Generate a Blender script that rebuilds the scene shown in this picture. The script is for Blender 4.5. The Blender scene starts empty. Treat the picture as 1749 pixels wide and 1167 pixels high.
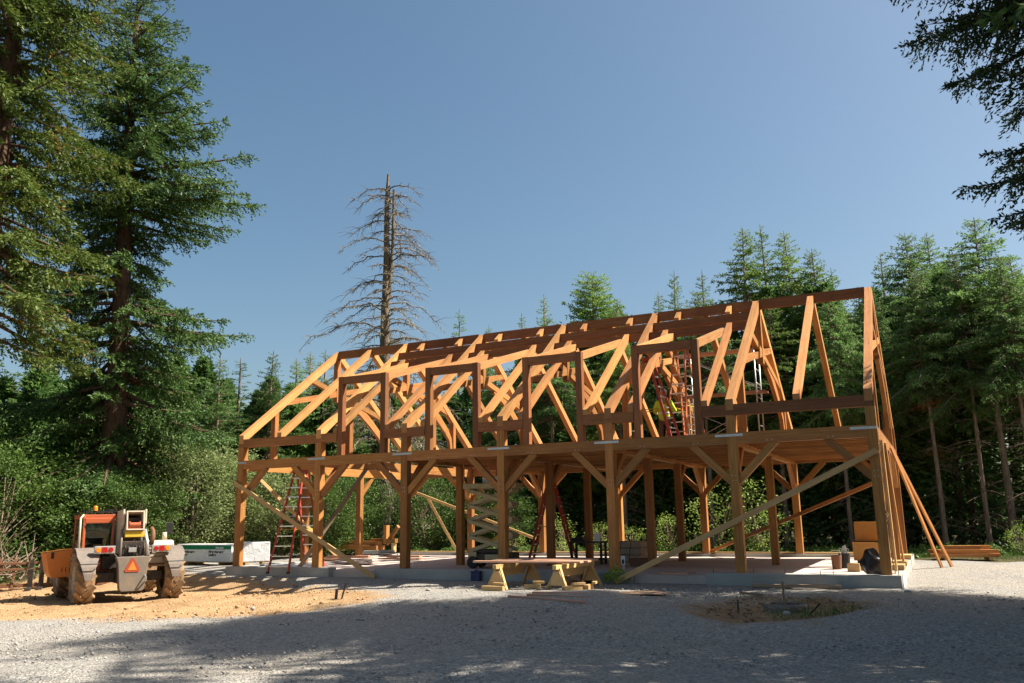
import bpy, math, random
import numpy as np
from mathutils import Vector, Matrix, Quaternion

# ------------------------------------------------------------------ camera, sky, sun, exposure
S = bpy.context.scene
COL = S.collection
rad = math.radians

def cam_axes(yaw, pitch, roll):
    cy, sy = math.cos(yaw), math.sin(yaw); cp, sp = math.cos(pitch), math.sin(pitch)
    f = Vector((-sy*cp, cy*cp, sp)); r = Vector((cy, sy, 0)); u = r.cross(f)
    cr, sr = math.cos(roll), math.sin(roll)
    return cr*r + sr*u, -sr*r + cr*u, f

cr_, cu_, cf_ = cam_axes(0.458338827, 0.205549841, -0.016301054)
cam = bpy.data.cameras.new('camera'); camo = bpy.data.objects.new('camera', cam); COL.objects.link(camo)
camo.matrix_world = Matrix(((cr_.x, cu_.x, -cf_.x, 18.3007), (cr_.y, cu_.y, -cf_.y, -18.9988), (cr_.z, cu_.z, -cf_.z, 1.23428), (0, 0, 0, 1)))
cam.sensor_fit = 'HORIZONTAL'; cam.sensor_width = 36.0; cam.lens = 36.0*1444.1/1749.0
cam.clip_start = 0.1; cam.clip_end = 3000
S.camera = camo

SUN = Vector((0.75, 0.40, 1.0)).normalized()
w = bpy.data.worlds.new('World'); S.world = w; w.use_nodes = True
nt = w.node_tree; nt.nodes.clear()
sky = nt.nodes.new('ShaderNodeTexSky'); sky.sky_type = 'NISHITA'; sky.sun_disc = False
sky.sun_elevation = math.asin(SUN.z); sky.sun_rotation = math.atan2(SUN.x, SUN.y)
sky.altitude = 0; sky.air_density = 1.0; sky.dust_density = 2.6; sky.ozone_density = 0.7
bg = nt.nodes.new('ShaderNodeBackground'); bg.inputs['Strength'].default_value = 0.056
wo = nt.nodes.new('ShaderNodeOutputWorld')
hsv = nt.nodes.new('ShaderNodeHueSaturation'); hsv.inputs['Hue'].default_value = 0.488; hsv.inputs['Saturation'].default_value = 1.15
nt.links.new(sky.outputs[0], hsv.inputs['Color']); nt.links.new(hsv.outputs[0], bg.inputs[0]); nt.links.new(bg.outputs[0], wo.inputs[0])

sl = bpy.data.lights.new('sun', 'SUN'); sl.energy = 5.0; sl.angle = rad(0.5); sl.color = (1.0, 0.93, 0.82)
so = bpy.data.objects.new('sun', sl); COL.objects.link(so)
so.rotation_mode = 'QUATERNION'; so.rotation_quaternion = SUN.to_track_quat('Z', 'Y'); so.location = (0, 0, 40)

S.view_settings.view_transform = 'Standard'; S.view_settings.look = 'None'
S.view_settings.exposure = 1.32; S.view_settings.gamma = 1.0
S.render.engine = 'CYCLES'
S.cycles.max_bounces = 6; S.cycles.transparent_max_bounces = 6

# ------------------------------------------------------------------ helpers
def tag(o, label=None, cat=None, group=None, kind=None):
    if label: o['label'] = label
    if cat: o['category'] = cat
    if group: o['group'] = group
    if kind: o['kind'] = kind
    return o

def thing(name, label, cat, loc=(0, 0, 0), rz=0.0, group=None):
    o = bpy.data.objects.new(name, None); COL.objects.link(o)
    o.location = loc; o.rotation_euler = (0, 0, rz); o.empty_display_size = 0.2
    return tag(o, label, cat, group)

class MB:
    """collects faces for ONE mesh object"""
    def __init__(s): s.v = []; s.f = []; s.m = []
    def face(s, idx, mi=0): s.f.append(idx); s.m.append(mi)
    def box(s, c, d, mi=0, rot=None, taper=1.0):
        n = len(s.v); c = Vector(c); x, y, z = d[0]/2, d[1]/2, d[2]/2
        for sz in (-1, 1):
            t = taper if sz > 0 else 1.0
            for sx, sy in ((-1, -1), (1, -1), (1, 1), (-1, 1)):
                p = Vector((sx*x*t, sy*y*t, sz*z))
                if rot is not None: p = rot @ p
                s.v.append(tuple(c + p))
        for q in ((0, 3, 2, 1), (4, 5, 6, 7), (0, 1, 5, 4), (1, 2, 6, 5), (2, 3, 7, 6), (3, 0, 4, 7)):
            s.face([n+i for i in q], mi)
        return s
    def beam(s, a, b, w_, h_, mi=0, up=(0, 0, 1)):
        a = Vector(a); b = Vector(b); d = (b-a); L = d.length; d.normalize()
        up = Vector(up)
        if abs(d.dot(up)) > 0.98: up = Vector((0, 1, 0))
        sd = d.cross(up).normalized(); u2 = sd.cross(d)
        R = Matrix((d, sd, u2)).transposed()
        return s.box((a+b)/2, (L, w_, h_), mi, R)
    def tube(s, pts, r, n=8, mi=0, cap=True):
        pts = [Vector(p) for p in pts]; k = len(pts)
        if not isinstance(r, (list, tuple)): r = [r]*k
        rings = []
        up = Vector((0, 0, 1))
        prev = None
        for i, p in enumerate(pts):
            d = (pts[min(i+1, k-1)] - pts[max(i-1, 0)]).normalized()
            if prev is None:
                a = Vector((0, 0, 1)) if abs(d.z) < 0.9 else Vector((1, 0, 0))
                sd = d.cross(a).normalized()
            else:
                sd = (prev - d*prev.dot(d)).normalized()
            prev = sd; u2 = sd.cross(d)
            base = len(s.v)
            for j in range(n):
                t = 2*math.pi*j/n
                s.v.append(tuple(p + (sd*math.cos(t) + u2*math.sin(t))*r[i]))
            rings.append(base)
        for i in range(k-1):
            for j in range(n):
                a, b = rings[i], rings[i+1]
                s.face([a+j, a+(j+1) % n, b+(j+1) % n, b+j], mi)
        if cap:
            s.face([rings[0]+j for j in range(n)][::-1], mi); s.face([rings[-1]+j for j in range(n)], mi)
        return s
    def prism(s, poly, axis, a, b, mi=0, close=True):
        """poly: 2-D points; axis 'x','y','z': extruded from a to b along it"""
        n = len(poly); base = len(s.v)
        def P(p, t):
            if axis == 'x': return (t, p[0], p[1])
            if axis == 'y': return (p[0], t, p[1])
            return (p[0], p[1], t)
        for p in poly: s.v.append(P(p, a))
        for p in poly: s.v.append(P(p, b))
        for i in range(n): s.face([base+i, base+(i+1) % n, base+n+(i+1) % n, base+n+i], mi)
        if close:
            s.face([base+i for i in range(n)][::-1], mi); s.face([base+n+i for i in range(n)], mi)
        return s
    def lathe(s, prof, c, n=20, mi=0, axis='z'):
        """prof: (r, h) list, turned round an axis through c"""
        c = Vector(c); base = len(s.v); k = len(prof)
        for r, h in prof:
            for j in range(n):
                t = 2*math.pi*j/n; x, y = r*math.cos(t), r*math.sin(t)
                p = {'z': (x, y, h), 'x': (h, x, y), 'y': (x, h, y)}[axis]
                s.v.append(tuple(c + Vector(p)))
        for i in range(k-1):
            for j in range(n):
                s.face([base+i*n+j, base+i*n+(j+1) % n, base+(i+1)*n+(j+1) % n, base+(i+1)*n+j], mi)
        return s
    def build(s, name, mats, parent=None, bevel=0.0, smooth=False, loc=None):
        me = bpy.data.meshes.new(name); me.from_pydata([tuple(v) for v in s.v], [], s.f)
        if not isinstance(mats, (list, tuple)): mats = [mats]
        for m in mats: me.materials.append(m)
        me.polygons.foreach_set('material_index', s.m)
        import bmesh
        bm = bmesh.new(); bm.from_mesh(me); bmesh.ops.recalc_face_normals(bm, faces=bm.faces); bm.to_mesh(me); bm.free()
        if smooth: me.polygons.foreach_set('use_smooth', [True]*len(me.polygons))
        me.update()
        o = bpy.data.objects.new(name, me); COL.objects.link(o)
        if parent: o.parent = parent
        if loc is not None: o.location = loc
        if bevel:
            md = o.modifiers.new('bevel', 'BEVEL'); md.width = bevel; md.segments = 2; md.limit_method = 'ANGLE'; md.angle_limit = rad(40)
        return o

def np_mesh(name, V, F, mat, smooth=False, col=None):
    """V (n,3), F (m,4) quads"""
    me = bpy.data.meshes.new(name)
    V = np.asarray(V, np.float32); F = np.asarray(F, np.int32)
    k = F.shape[1]
    me.vertices.add(len(V)); me.vertices.foreach_set('co', V.ravel())
    me.loops.add(F.size); me.loops.foreach_set('vertex_index', F.ravel())
    me.polygons.add(len(F)); me.polygons.foreach_set('loop_start', np.arange(0, F.size, k, dtype=np.int32))
    try: me.polygons.foreach_set('loop_total', np.full(len(F), k, np.int32))
    except Exception: pass
    if smooth: me.polygons.foreach_set('use_smooth', np.ones(len(F), bool))
    if col is not None:
        at = me.attributes.new('tone', 'FLOAT', 'FACE'); at.data.foreach_set('value', np.asarray(col, np.float32))
    me.update(calc_edges=True); me.materials.append(mat)
    return me

# ------------------------------------------------------------------ materials
def newmat(name):
    m = bpy.data.materials.new(name); m.use_nodes = True
    n = m.node_tree; b = n.nodes['Principled BSDF']
    return m, n, b
def N(n, t, **kw):
    x = n.nodes.new(t)
    for k, v in kw.items(): setattr(x, k, v)
    return x
def noise(n, vec, scale, detail=4, rough=0.55, dist=0.0):
    x = N(n, 'ShaderNodeTexNoise'); x.inputs['Scale'].default_value = scale; x.inputs['Detail'].default_value = detail
    x.inputs['Roughness'].default_value = rough; x.inputs['Distortion'].default_value = dist
    if vec is not None: n.links.new(vec, x.inputs['Vector'])
    return x
def ramp(n, fac, stops):
    x = N(n, 'ShaderNodeValToRGB'); el = x.color_ramp.elements
    while len(el) < len(stops): el.new(0.5)
    for e, (p, c) in zip(el, stops):
        e.position = p; e.color = (c[0], c[1], c[2], 1) if isinstance(c, (tuple, list)) else (c, c, c, 1)
    n.links.new(fac, x.inputs['Fac']); return x
def mix(n, fac, a, b, typ='MIX'):
    x = N(n, 'ShaderNodeMix'); x.data_type = 'RGBA'; x.blend_type = typ
    for sock, val in ((x.inputs[0], fac), (x.inputs[6], a), (x.inputs[7], b)):
        if hasattr(val, 'is_linked'): n.links.new(val, sock)
        elif isinstance(val, (tuple, list)): sock.default_value = (val[0], val[1], val[2], 1)
        else: sock.default_value = val
    return x.outputs[2]
def math_(n, op, a, b=0.0):
    x = N(n, 'ShaderNodeMath', operation=op)
    for i, v in enumerate((a, b)):
        if hasattr(v, 'is_linked'): n.links.new(v, x.inputs[i])
        else: x.inputs[i].default_value = v
    return x.outputs[0]
def bump(n, b, h, strength=0.3, dist=0.01):
    x = N(n, 'ShaderNodeBump'); x.inputs['Strength'].default_value = strength; x.inputs['Distance'].default_value = dist
    n.links.new(h, x.inputs['Height']); n.links.new(x.outputs[0], b.inputs['Normal'])

def plain(name, c, rough=0.6, metal=0.0, dirt=0.25, dirtcol=(0.16, 0.11, 0.07), scale=6.0, bmp=0.08, spec=0.4):
    m, n, b = newmat(name)
    tc = N(n, 'ShaderNodeTexCoord'); ns = noise(n, tc.outputs['Object'], scale, 6, 0.65, 0.3)
    r = ramp(n, ns.outputs['Fac'], [(0.42, 0.0), (0.78, 1.0)])
    f = math_(n, 'MULTIPLY', r.outputs[0], dirt)
    c1 = mix(n, f, c, dirtcol)
    n2 = noise(n, tc.outputs['Object'], scale*9, 3)
    c2 = mix(n, 0.22, c1, mix(n, n2.outputs['Fac'], (0, 0, 0), (1, 1, 1)), 'OVERLAY')
    n.links.new(c2, b.inputs['Base Color'])
    b.inputs['Roughness'].default_value = rough; b.inputs['Metallic'].default_value = metal
    b.inputs['Specular IOR Level'].default_value = spec
    if bmp: bump(n, b, ns.outputs['Fac'], bmp, 0.02)
    return m

def timber_mat(name, c_light, c_dark, stain=0.5, rough=0.6):
    """grain runs along the object's own X axis; every timber has its own offset"""
    m, n, b = newmat(name)
    tc = N(n, 'ShaderNodeTexCoord'); oi = N(n, 'ShaderNodeObjectInfo')
    off = N(n, 'ShaderNodeVectorMath', operation='ADD')
    cx = N(n, 'ShaderNodeCombineXYZ')
    k = math_(n, 'MULTIPLY', oi.outputs['Random'], 37.0)
    for i in range(3): n.links.new(k, cx.inputs[i])
    n.links.new(tc.outputs['Object'], off.inputs[0]); n.links.new(cx.outputs[0], off.inputs[1])
    mp = N(n, 'ShaderNodeMapping'); mp.inputs['Scale'].default_value = (0.55, 14.0, 14.0)
    n.links.new(off.outputs[0], mp.inputs['Vector'])
    g = noise(n, mp.outputs[0], 2.2, 6, 0.6, 0.8)
    gr = ramp(n, g.outputs['Fac'], [(0.3, c_dark), (0.68, c_light)])
    mp2 = N(n, 'ShaderNodeMapping'); mp2.inputs['Scale'].default_value = (2.0, 7.0, 7.0)
    n.links.new(off.outputs[0], mp2.inputs['Vector'])
    vo = N(n, 'ShaderNodeTexVoronoi'); vo.inputs['Scale'].default_value = 1.0; n.links.new(mp2.outputs[0], vo.inputs['Vector'])
    kn = ramp(n, vo.outputs['Distance'], [(0.05, 1.0), (0.11, 0.0)])           # knots
    c1 = mix(n, math_(n, 'MULTIPLY', kn.outputs[0], 0.7), gr.outputs[0], tuple(x*0.35 for x in c_dark))
    st = noise(n, off.outputs[0], 1.4, 4, 0.6, 0.5)
    sr = ramp(n, st.outputs['Fac'], [(0.4, 0.0), (0.75, 1.0)])
    c2 = mix(n, math_(n, 'MULTIPLY', sr.outputs[0], stain), c1, tuple(x*0.6 for x in c_dark))
    rn = N(n, 'ShaderNodeMapRange'); rn.inputs[3].default_value = 0.66; rn.inputs[4].default_value = 1.18
    n.links.new(oi.outputs['Random'], rn.inputs[0])
    hs = N(n, 'ShaderNodeHueSaturation'); n.links.new(rn.outputs[0], hs.inputs['Value']); n.links.new(c2, hs.inputs['Color'])
    wn = N(n, 'ShaderNodeTexWhiteNoise', noise_dimensions='1D'); n.links.new(oi.outputs['Random'], wn.inputs['W'])
    hr = N(n, 'ShaderNodeMapRange'); hr.inputs[3].default_value = 0.495; hr.inputs[4].default_value = 0.507; n.links.new(wn.outputs['Value'], hr.inputs[0]); n.links.new(hr.outputs[0], hs.inputs['Hue'])
    n.links.new(hs.outputs[0], b.inputs['Base Color']); b.inputs['Roughness'].default_value = rough
    b.inputs['Specular IOR Level'].default_value = 0.3
    bump(n, b, g.outputs['Fac'], 0.25, 0.004)
    return m

M = {}
M['fir'] = timber_mat('douglas_fir_timber', (0.50, 0.225, 0.066), (0.29, 0.108, 0.027), 0.4)
M['fir_dark'] = timber_mat('darker_fir_timber', (0.33, 0.132, 0.045), (0.19, 0.068, 0.022), 0.4)
M['fir_pale'] = timber_mat('sunlit_fir_timber', (0.60, 0.30, 0.108), (0.40, 0.165, 0.048), 0.4)  # same fir, lightened: the rafters' sunlit look is put into the colour
M['pine'] = timber_mat('pale_pine_board', (0.66, 0.45, 0.20), (0.50, 0.31, 0.12), 0.25)
M['greyboard'] = timber_mat('weathered_board', (0.36, 0.25, 0.16), (0.24, 0.16, 0.10), 0.5)
M['sawn'] = timber_mat('pinkish_sawn_plank', (0.62, 0.36, 0.25), (0.46, 0.24, 0.15), 0.3)
M['osb'] = plain('chipboard', (0.58, 0.38, 0.17), 0.7, 0, 0.6, (0.36, 0.20, 0.07), 26)
M['steel'] = plain('galvanised_steel', (0.50, 0.50, 0.48), 0.4, 0.7, 0.2)
M['alu'] = plain('aluminium_rung', (0.72, 0.72, 0.72), 0.35, 0.8, 0.1)
M['red'] = plain('red_fibreglass', (0.42, 0.055, 0.03), 0.5, 0, 0.3, (0.2, 0.05, 0.03))
M['orange'] = plain('orange_fibreglass', (0.50, 0.13, 0.05), 0.5, 0, 0.3)
M['black'] = plain('black_plastic', (0.012, 0.012, 0.014), 0.5, 0, 0.15)
M['white'] = plain('white_plastic', (0.78, 0.78, 0.76), 0.5, 0, 0.1)
M['lift_grey'] = plain('olive_grey_steel', (0.45, 0.37, 0.19), 0.5, 0.1, 0.45)
M['lift_yellow'] = plain('yellow_steel', (0.75, 0.42, 0.03), 0.5, 0, 0.2)
M['brick'] = plain('tan_block', (0.40, 0.29, 0.20), 0.85, 0, 0.4)
M['jobox'] = plain('tan_painted_steel', (0.46, 0.22, 0.045), 0.45, 0.0, 0.25, (0.25, 0.12, 0.04))
M['blue'] = plain('dark_blue_plastic', (0.02, 0.03, 0.10), 0.5, 0, 0.2)
M['greenplastic'] = plain('dark_green_plastic', (0.01, 0.035, 0.02), 0.4, 0, 0.2)
M['subfloor'] = plain('shaded_subfloor_board', (0.15, 0.085, 0.045), 0.85, 0, 0.4)  # colour darkened to stand in for shade between the joists
M['card'] = plain('cardboard', (0.42, 0.27, 0.17), 0.9, 0, 0.3)

def concrete(name, c):
    m, n, b = newmat(name)
    tc = N(n, 'ShaderNodeTexCoord')
    a = noise(n, tc.outputs['Object'], 0.8, 8, 0.65, 0.4); d = noise(n, tc.outputs['Object'], 40, 4, 0.7)
    mp = N(n, 'ShaderNodeMapping'); mp.inputs['Scale'].default_value = (1, 1, 14); n.links.new(tc.outputs['Object'], mp.inputs[0])
    l = noise(n, mp.outputs[0], 1.2, 3)
    c1 = mix(n, ramp(n, a.outputs['Fac'], [(0.3, 0.0), (0.75, 1.0)]).outputs[0], tuple(x*0.75 for x in c), tuple(x*1.12 for x in c))
    c2 = mix(n, 0.35, c1, mix(n, d.outputs['Fac'], (0.2, 0.2, 0.2), (0.8, 0.8, 0.8)), 'OVERLAY')
    c3 = mix(n, 0.3, c2, mix(n, l.outputs['Fac'], (0.3, 0.28, 0.26), (0.7, 0.7, 0.7)), 'OVERLAY')
    n.links.new(c3, b.inputs['Base Color']); b.inputs['Roughness'].default_value = 0.9
    bump(n, b, d.outputs['Fac'], 0.25, 0.006)
    return m
M['concrete'] = concrete('poured_concrete', (0.36, 0.35, 0.32))
M['slab'] = concrete('slab_concrete', (0.52, 0.44, 0.385))

def leaf_mat(name, c1, c2, c3=None, amt3=0.0, trans=0.3, nscale=0.6):
    m, n, b = newmat(name)
    ge = N(n, 'ShaderNodeNewGeometry'); oi = N(n, 'ShaderNodeObjectInfo'); tc = N(n, 'ShaderNodeTexCoord')
    ns = noise(n, tc.outputs['Object'], nscale, 3, 0.6)
    f = math_(n, 'ADD', math_(n, 'MULTIPLY', ge.outputs['Random Per Island'], 0.55), math_(n, 'MULTIPLY', ns.outputs['Fac'], 0.7))
    cc = ramp(n, f, [(0.25, c1), (0.85, c2)]).outputs[0]
    if c3 is not None:
        n3 = noise(n, tc.outputs['Object'], nscale*1.3, 4, 0.7)
        k = math_(n, 'ADD', n3.outputs['Fac'], math_(n, 'MULTIPLY', ge.outputs['Random Per Island'], 0.16))
        r3 = ramp(n, k, [(0.70-amt3, 0.0), (0.78-amt3, 1.0)])
        cc = mix(n, r3.outputs[0], cc, c3)
    hs = N(n, 'ShaderNodeHueSaturation')
    rv = N(n, 'ShaderNodeMapRange'); rv.inputs[3].default_value = 0.75; rv.inputs[4].default_value = 1.2; n.links.new(oi.outputs['Random'], rv.inputs[0])
    n.links.new(rv.outputs[0], hs.inputs['Value']); n.links.new(cc, hs.inputs['Color'])
    n.links.new(hs.outputs[0], b.inputs['Base Color']); b.inputs['Roughness'].default_value = 0.55
    b.inputs['Specular IOR Level'].default_value = 0.25
    tr = N(n, 'ShaderNodeBsdfTranslucent'); n.links.new(hs.outputs[0], tr.inputs['Color'])
    ms = N(n, 'ShaderNodeMixShader'); ms.inputs[0].default_value = trans
    n.links.new(b.outputs[0], ms.inputs[1]); n.links.new(tr.outputs[0], ms.inputs[2])
    n.links.new(ms.outputs[0], n.nodes['Material Output'].inputs['Surface'])
    return m
M['needle_old'] = leaf_mat('old_fir_needles', (0.024, 0.064, 0.018), (0.100, 0.170, 0.040))
M['needle_rust'] = leaf_mat('rusty_fir_needles', (0.034, 0.078, 0.014), (0.17, 0.235, 0.040), (0.30, 0.14, 0.035), 0.015)
M['needle_young'] = leaf_mat('young_fir_needles', (0.05, 0.125, 0.04), (0.20, 0.33, 0.085), trans=0.42)
M['needle_lime'] = leaf_mat('lime_fir_needles', (0.060, 0.135, 0.028), (0.21, 0.32, 0.060), trans=0.4)
M['needle_dark'] = leaf_mat('dark_fir_needles', (0.010, 0.028, 0.012), (0.030, 0.065, 0.020), trans=0.15)
M['needle_wood'] = leaf_mat('wood_needles', (0.035, 0.09, 0.03), (0.14, 0.24, 0.06), trans=0.4)
M['willow'] = leaf_mat('grey_green_leaves', (0.11, 0.16, 0.05), (0.31, 0.37, 0.14), trans=0.4)
M['bushgreen'] = leaf_mat('bush_leaves', (0.028, 0.066, 0.012), (0.10, 0.165, 0.03))
M['maple'] = leaf_mat('bright_maple_leaves', (0.16, 0.27, 0.04), (0.36, 0.46, 0.10), trans=0.4)
M['grass'] = leaf_mat('grass_blades', (0.04, 0.10, 0.02), (0.12, 0.20, 0.05))
M['lichen'] = leaf_mat('grey_lichen', (0.16, 0.15, 0.08), (0.34, 0.31, 0.19), trans=0.1)
M['rusttwig'] = leaf_mat('dead_rusty_needles', (0.16, 0.05, 0.018), (0.32, 0.12, 0.04), trans=0.15)

def bark_mat(name, c1, c2, sc=5.0):
    m, n, b = newmat(name)
    tc = N(n, 'ShaderNodeTexCoord'); mp = N(n, 'ShaderNodeMapping'); mp.inputs['Scale'].default_value = (sc, sc, sc*0.18)
    n.links.new(tc.outputs['Object'], mp.inputs[0])
    a = noise(n, mp.outputs[0], 2.5, 6, 0.7, 1.0)
    n.links.new(ramp(n, a.outputs['Fac'], [(0.35, c1), (0.68, c2)]).outputs[0], b.inputs['Base Color'])
    b.inputs['Roughness'].default_value = 0.95; b.inputs['Specular IOR Level'].default_value = 0.1
    bump(n, b, a.outputs['Fac'], 0.9, 0.05)
    return m
M['bark'] = bark_mat('fir_bark', (0.05, 0.032, 0.022), (0.17, 0.105, 0.07))
M['bark_grey'] = bark_mat('pale_grey_bark', (0.13, 0.095, 0.07), (0.40, 0.30, 0.22))
M['bark_dead'] = bark_mat('dead_mossy_bark', (0.07, 0.055, 0.04), (0.27, 0.215, 0.15), 3.5)

# ------------------------------------------------------------------ ground
def sm(t): t = np.clip(t, 0, 1); return t*t*(3-2*t)
def gz(X, Y):
    return -.25-.3*sm((9-X)/8)*sm((-0.6-Y)/1.9)-.12*sm((-3-Y)/4)*sm((X-1)/8)
def G(x, y): return float(gz(np.float64(x), np.float64(y)))

rng = np.random.default_rng(7)
def poly_sdf(X, Y, poly):
    P = np.array(poly); d = np.full(X.shape, 1e9); inside = np.zeros(X.shape, bool)
    n = len(P)
    for i in range(n):
        a, b = P[i], P[(i+1) % n]; e = b-a
        t = np.clip(((X-a[0])*e[0]+(Y-a[1])*e[1])/(e@e), 0, 1)
        dx = X-a[0]-t*e[0]; dy = Y-a[1]-t*e[1]; d = np.minimum(d, dx*dx+dy*dy)
        c = ((a[1] > Y) != (b[1] > Y)) & (X < (b[0]-a[0])*(Y-a[1])/(b[1]-a[1]+1e-12)+a[0]); inside ^= c
    d = np.sqrt(d); return np.where(inside, d, -d)
DIRT = [(1.08, -8.35), (3.02, -7.77), (5.68, -7.39), (7.49, -6.81), (7.96, -5.92), (8.16, -5.12), (8.05, -4.28), (7.12, -3.27), (5.44, -2.11), (3.2, -1.4), (0.76, -0.7), (-2.5, 0.2), (-5.0, 0.2), (-9.0, -1.5), (-9, -7), (-6, -14), (-1.5, -11)]
HOLE = [(14.4, -5.0), (14.6, -4.2), (14.9, -3.3), (15.3, -2.6), (16.2, -2.5), (17.0, -3.2), (17.2, -4.0), (16.7, -4.9), (16.1, -5.7), (15.5, -6.3), (14.9, -5.9)]
def build_ground():
    fx = np.arange(-22, 32.01, 0.22); fy = np.arange(-24, 24.01, 0.22)
    ex = np.array([2, 5, 10, 20, 40, 80, 160, 320, 640, 1200.])
    xs = np.concatenate([fx[0]-ex[::-1], fx, fx[-1]+ex]); ys = np.concatenate([fy[0]-ex[::-1], fy, fy[-1]+ex])
    X, Y = np.meshgrid(xs, ys)
    Z = gz(X, Y)
    r = np.zeros_like(X)
    g = np.random.default_rng(3)
    for k in range(26):                               # gentle unevenness
        a = g.uniform(0, 2*np.pi); wl = g.uniform(0.9, 5.5); ph = g.uniform(0, 6.28)
        r += np.sin((X*np.cos(a)+Y*np.sin(a))*2*np.pi/wl+ph)*wl*0.0021
    near = 1-sm((np.hypot(X-8, Y)-30)/10)
    clear = sm(np.maximum(np.maximum(-0.6-X, X-17.9), np.maximum(-0.7-Y, Y-9.4))/1.2)*0.9+0.1
    Z = Z + r*near*clear
    dirt = poly_sdf(X, Y, DIRT); hole = poly_sdf(X, Y, HOLE)
    Z = Z - 0.05*sm(hole/0.5) + 0.06*sm((hole+0.7)/0.6)*sm(-hole/0.4+0.6)
    Z = Z + 0.035*sm((dirt+0.15)/0.5)*np.sin(X*5.1+np.sin(Y*3))*np.sin(Y*4.3+np.sin(X*2.2))
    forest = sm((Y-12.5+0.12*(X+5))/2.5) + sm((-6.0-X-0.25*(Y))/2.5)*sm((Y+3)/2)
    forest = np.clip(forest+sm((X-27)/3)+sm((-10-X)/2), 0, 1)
    nx, ny = len(xs), len(ys)
    idx = np.arange(nx*ny).reshape(ny, nx)
    F = np.stack([idx[:-1, :-1].ravel(), idx[:-1, 1:].ravel(), idx[1:, 1:].ravel(), idx[1:, :-1].ravel()], 1)
    V = np.stack([X.ravel(), Y.ravel(), Z.ravel()], 1)
    m, n, b = newmat('gravel_and_dirt')
    me = np_mesh('ground', V, F, m, smooth=True)
    for nm, arr in (('dirt', dirt), ('hole', hole), ('forest', forest)):
        at = me.attributes.new(nm, 'FLOAT', 'POINT'); at.data.foreach_set('value', arr.ravel().astype(np.float32))
    tc = N(n, 'ShaderNodeTexCoord'); co = tc.outputs['Object']
    def attr(nm):
        a = N(n, 'ShaderNodeAttribute'); a.attribute_name = nm; return a.outputs['Fac']
    # gravel: individual stones
    v1 = N(n, 'ShaderNodeTexVoronoi'); v1.inputs['Scale'].default_value = 46; n.links.new(co, v1.inputs['Vector'])
    v2 = N(n, 'ShaderNodeTexVoronoi'); v2.inputs['Scale'].default_value = 26; n.links.new(co, v2.inputs['Vector'])
    sep = N(n, 'ShaderNodeSeparateColor'); n.links.new(v1.outputs['Color'], sep.inputs[0])
    sep2 = N(n, 'ShaderNodeSeparateColor'); n.links.new(v2.outputs['Color'], sep2.inputs[0])
    st = math_(n, 'ADD', math_(n, 'MULTIPLY', sep.outputs[0], 0.6), math_(n, 'MULTIPLY', sep2.outputs[1], 0.4))
    stone = ramp(n, st, [(0.1, (0.12, 0.118, 0.112)), (0.45, (0.25, 0.24, 0.222)), (0.75, (0.37, 0.35, 0.31)), (0.95, (0.52, 0.48, 0.42))]).outputs[0]
    big = noise(n, co, 0.35, 5, 0.6, 0.5); mid = noise(n, co, 2.3, 5, 0.65, 0.3)
    dust = ramp(n, math_(n, 'ADD', math_(n, 'MULTIPLY', big.outputs['Fac'], 0.6), math_(n, 'MULTIPLY', mid.outputs['Fac'], 0.45)), [(0.42, 0.0), (0.66, 1.0)]).outputs[0]
    gravel = mix(n, math_(n, 'MULTIPLY', dust, 0.45), stone, (0.36, 0.305, 0.235))
    # orange sandy dirt
    dn = noise(n, co, 1.1, 8, 0.7, 0.4); d2 = noise(n, co, 9, 5, 0.7)
    dcol = ramp(n, math_(n, 'ADD', math_(n, 'MULTIPLY', dn.outputs['Fac'], 0.6), math_(n, 'MULTIPLY', d2.outputs['Fac'], 0.4)), [(0.34, (0.21, 0.125, 0.058)), (0.5, (0.37, 0.235, 0.12)), (0.68, (0.49, 0.335, 0.18))]).outputs[0]
    e1 = noise(n, co, 1.7, 6, 0.7); 
    def edge(a, w_, amp):
        s_ = math_(n, 'ADD', a, math_(n, 'MULTIPLY', math_(n, 'SUBTRACT', e1.outputs['Fac'], 0.5), amp))
        mr = N(n, 'ShaderNodeMapRange'); mr.inputs[1].default_value = -w_; mr.inputs[2].default_value = w_; n.links.new(s_, mr.inputs[0]); return mr.outputs[0]
    c = mix(n, edge(attr('dirt'), 0.3, 2.6), gravel, dcol)
    hcol = ramp(n, math_(n, 'ADD', math_(n, 'MULTIPLY', dn.outputs['Fac'], 0.5), math_(n, 'MULTIPLY', d2.outputs['Fac'], 0.5)), [(0.35, (0.15, 0.09, 0.045)), (0.5, (0.30, 0.19, 0.10)), (0.68, (0.44, 0.31, 0.18))]).outputs[0]
    c = mix(n, edge(attr('hole'), 0.3, 2.6), c, hcol)
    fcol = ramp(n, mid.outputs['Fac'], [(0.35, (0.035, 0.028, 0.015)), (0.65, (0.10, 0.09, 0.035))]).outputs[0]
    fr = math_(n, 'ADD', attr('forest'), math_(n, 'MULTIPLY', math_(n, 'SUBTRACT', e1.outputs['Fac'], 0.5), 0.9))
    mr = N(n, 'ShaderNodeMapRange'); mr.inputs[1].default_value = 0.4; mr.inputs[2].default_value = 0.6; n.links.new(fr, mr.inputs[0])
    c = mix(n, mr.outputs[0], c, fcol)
    n.links.new(c, b.inputs['Base Color']); b.inputs['Roughness'].default_value = 0.95; b.inputs['Specular IOR Level'].default_value = 0.15
    h = math_(n, 'ADD', math_(n, 'MULTIPLY', math_(n, 'SUBTRACT', 1.0, v1.outputs['Distance']), 0.5), math_(n, 'MULTIPLY', math_(n, 'SUBTRACT', 1.0, v2.outputs['Distance']), 0.8))
    h = math_(n, 'ADD', h, math_(n, 'MULTIPLY', mid.outputs['Fac'], 1.2))
    bump(n, b, h, 0.9, 0.035)
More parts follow.
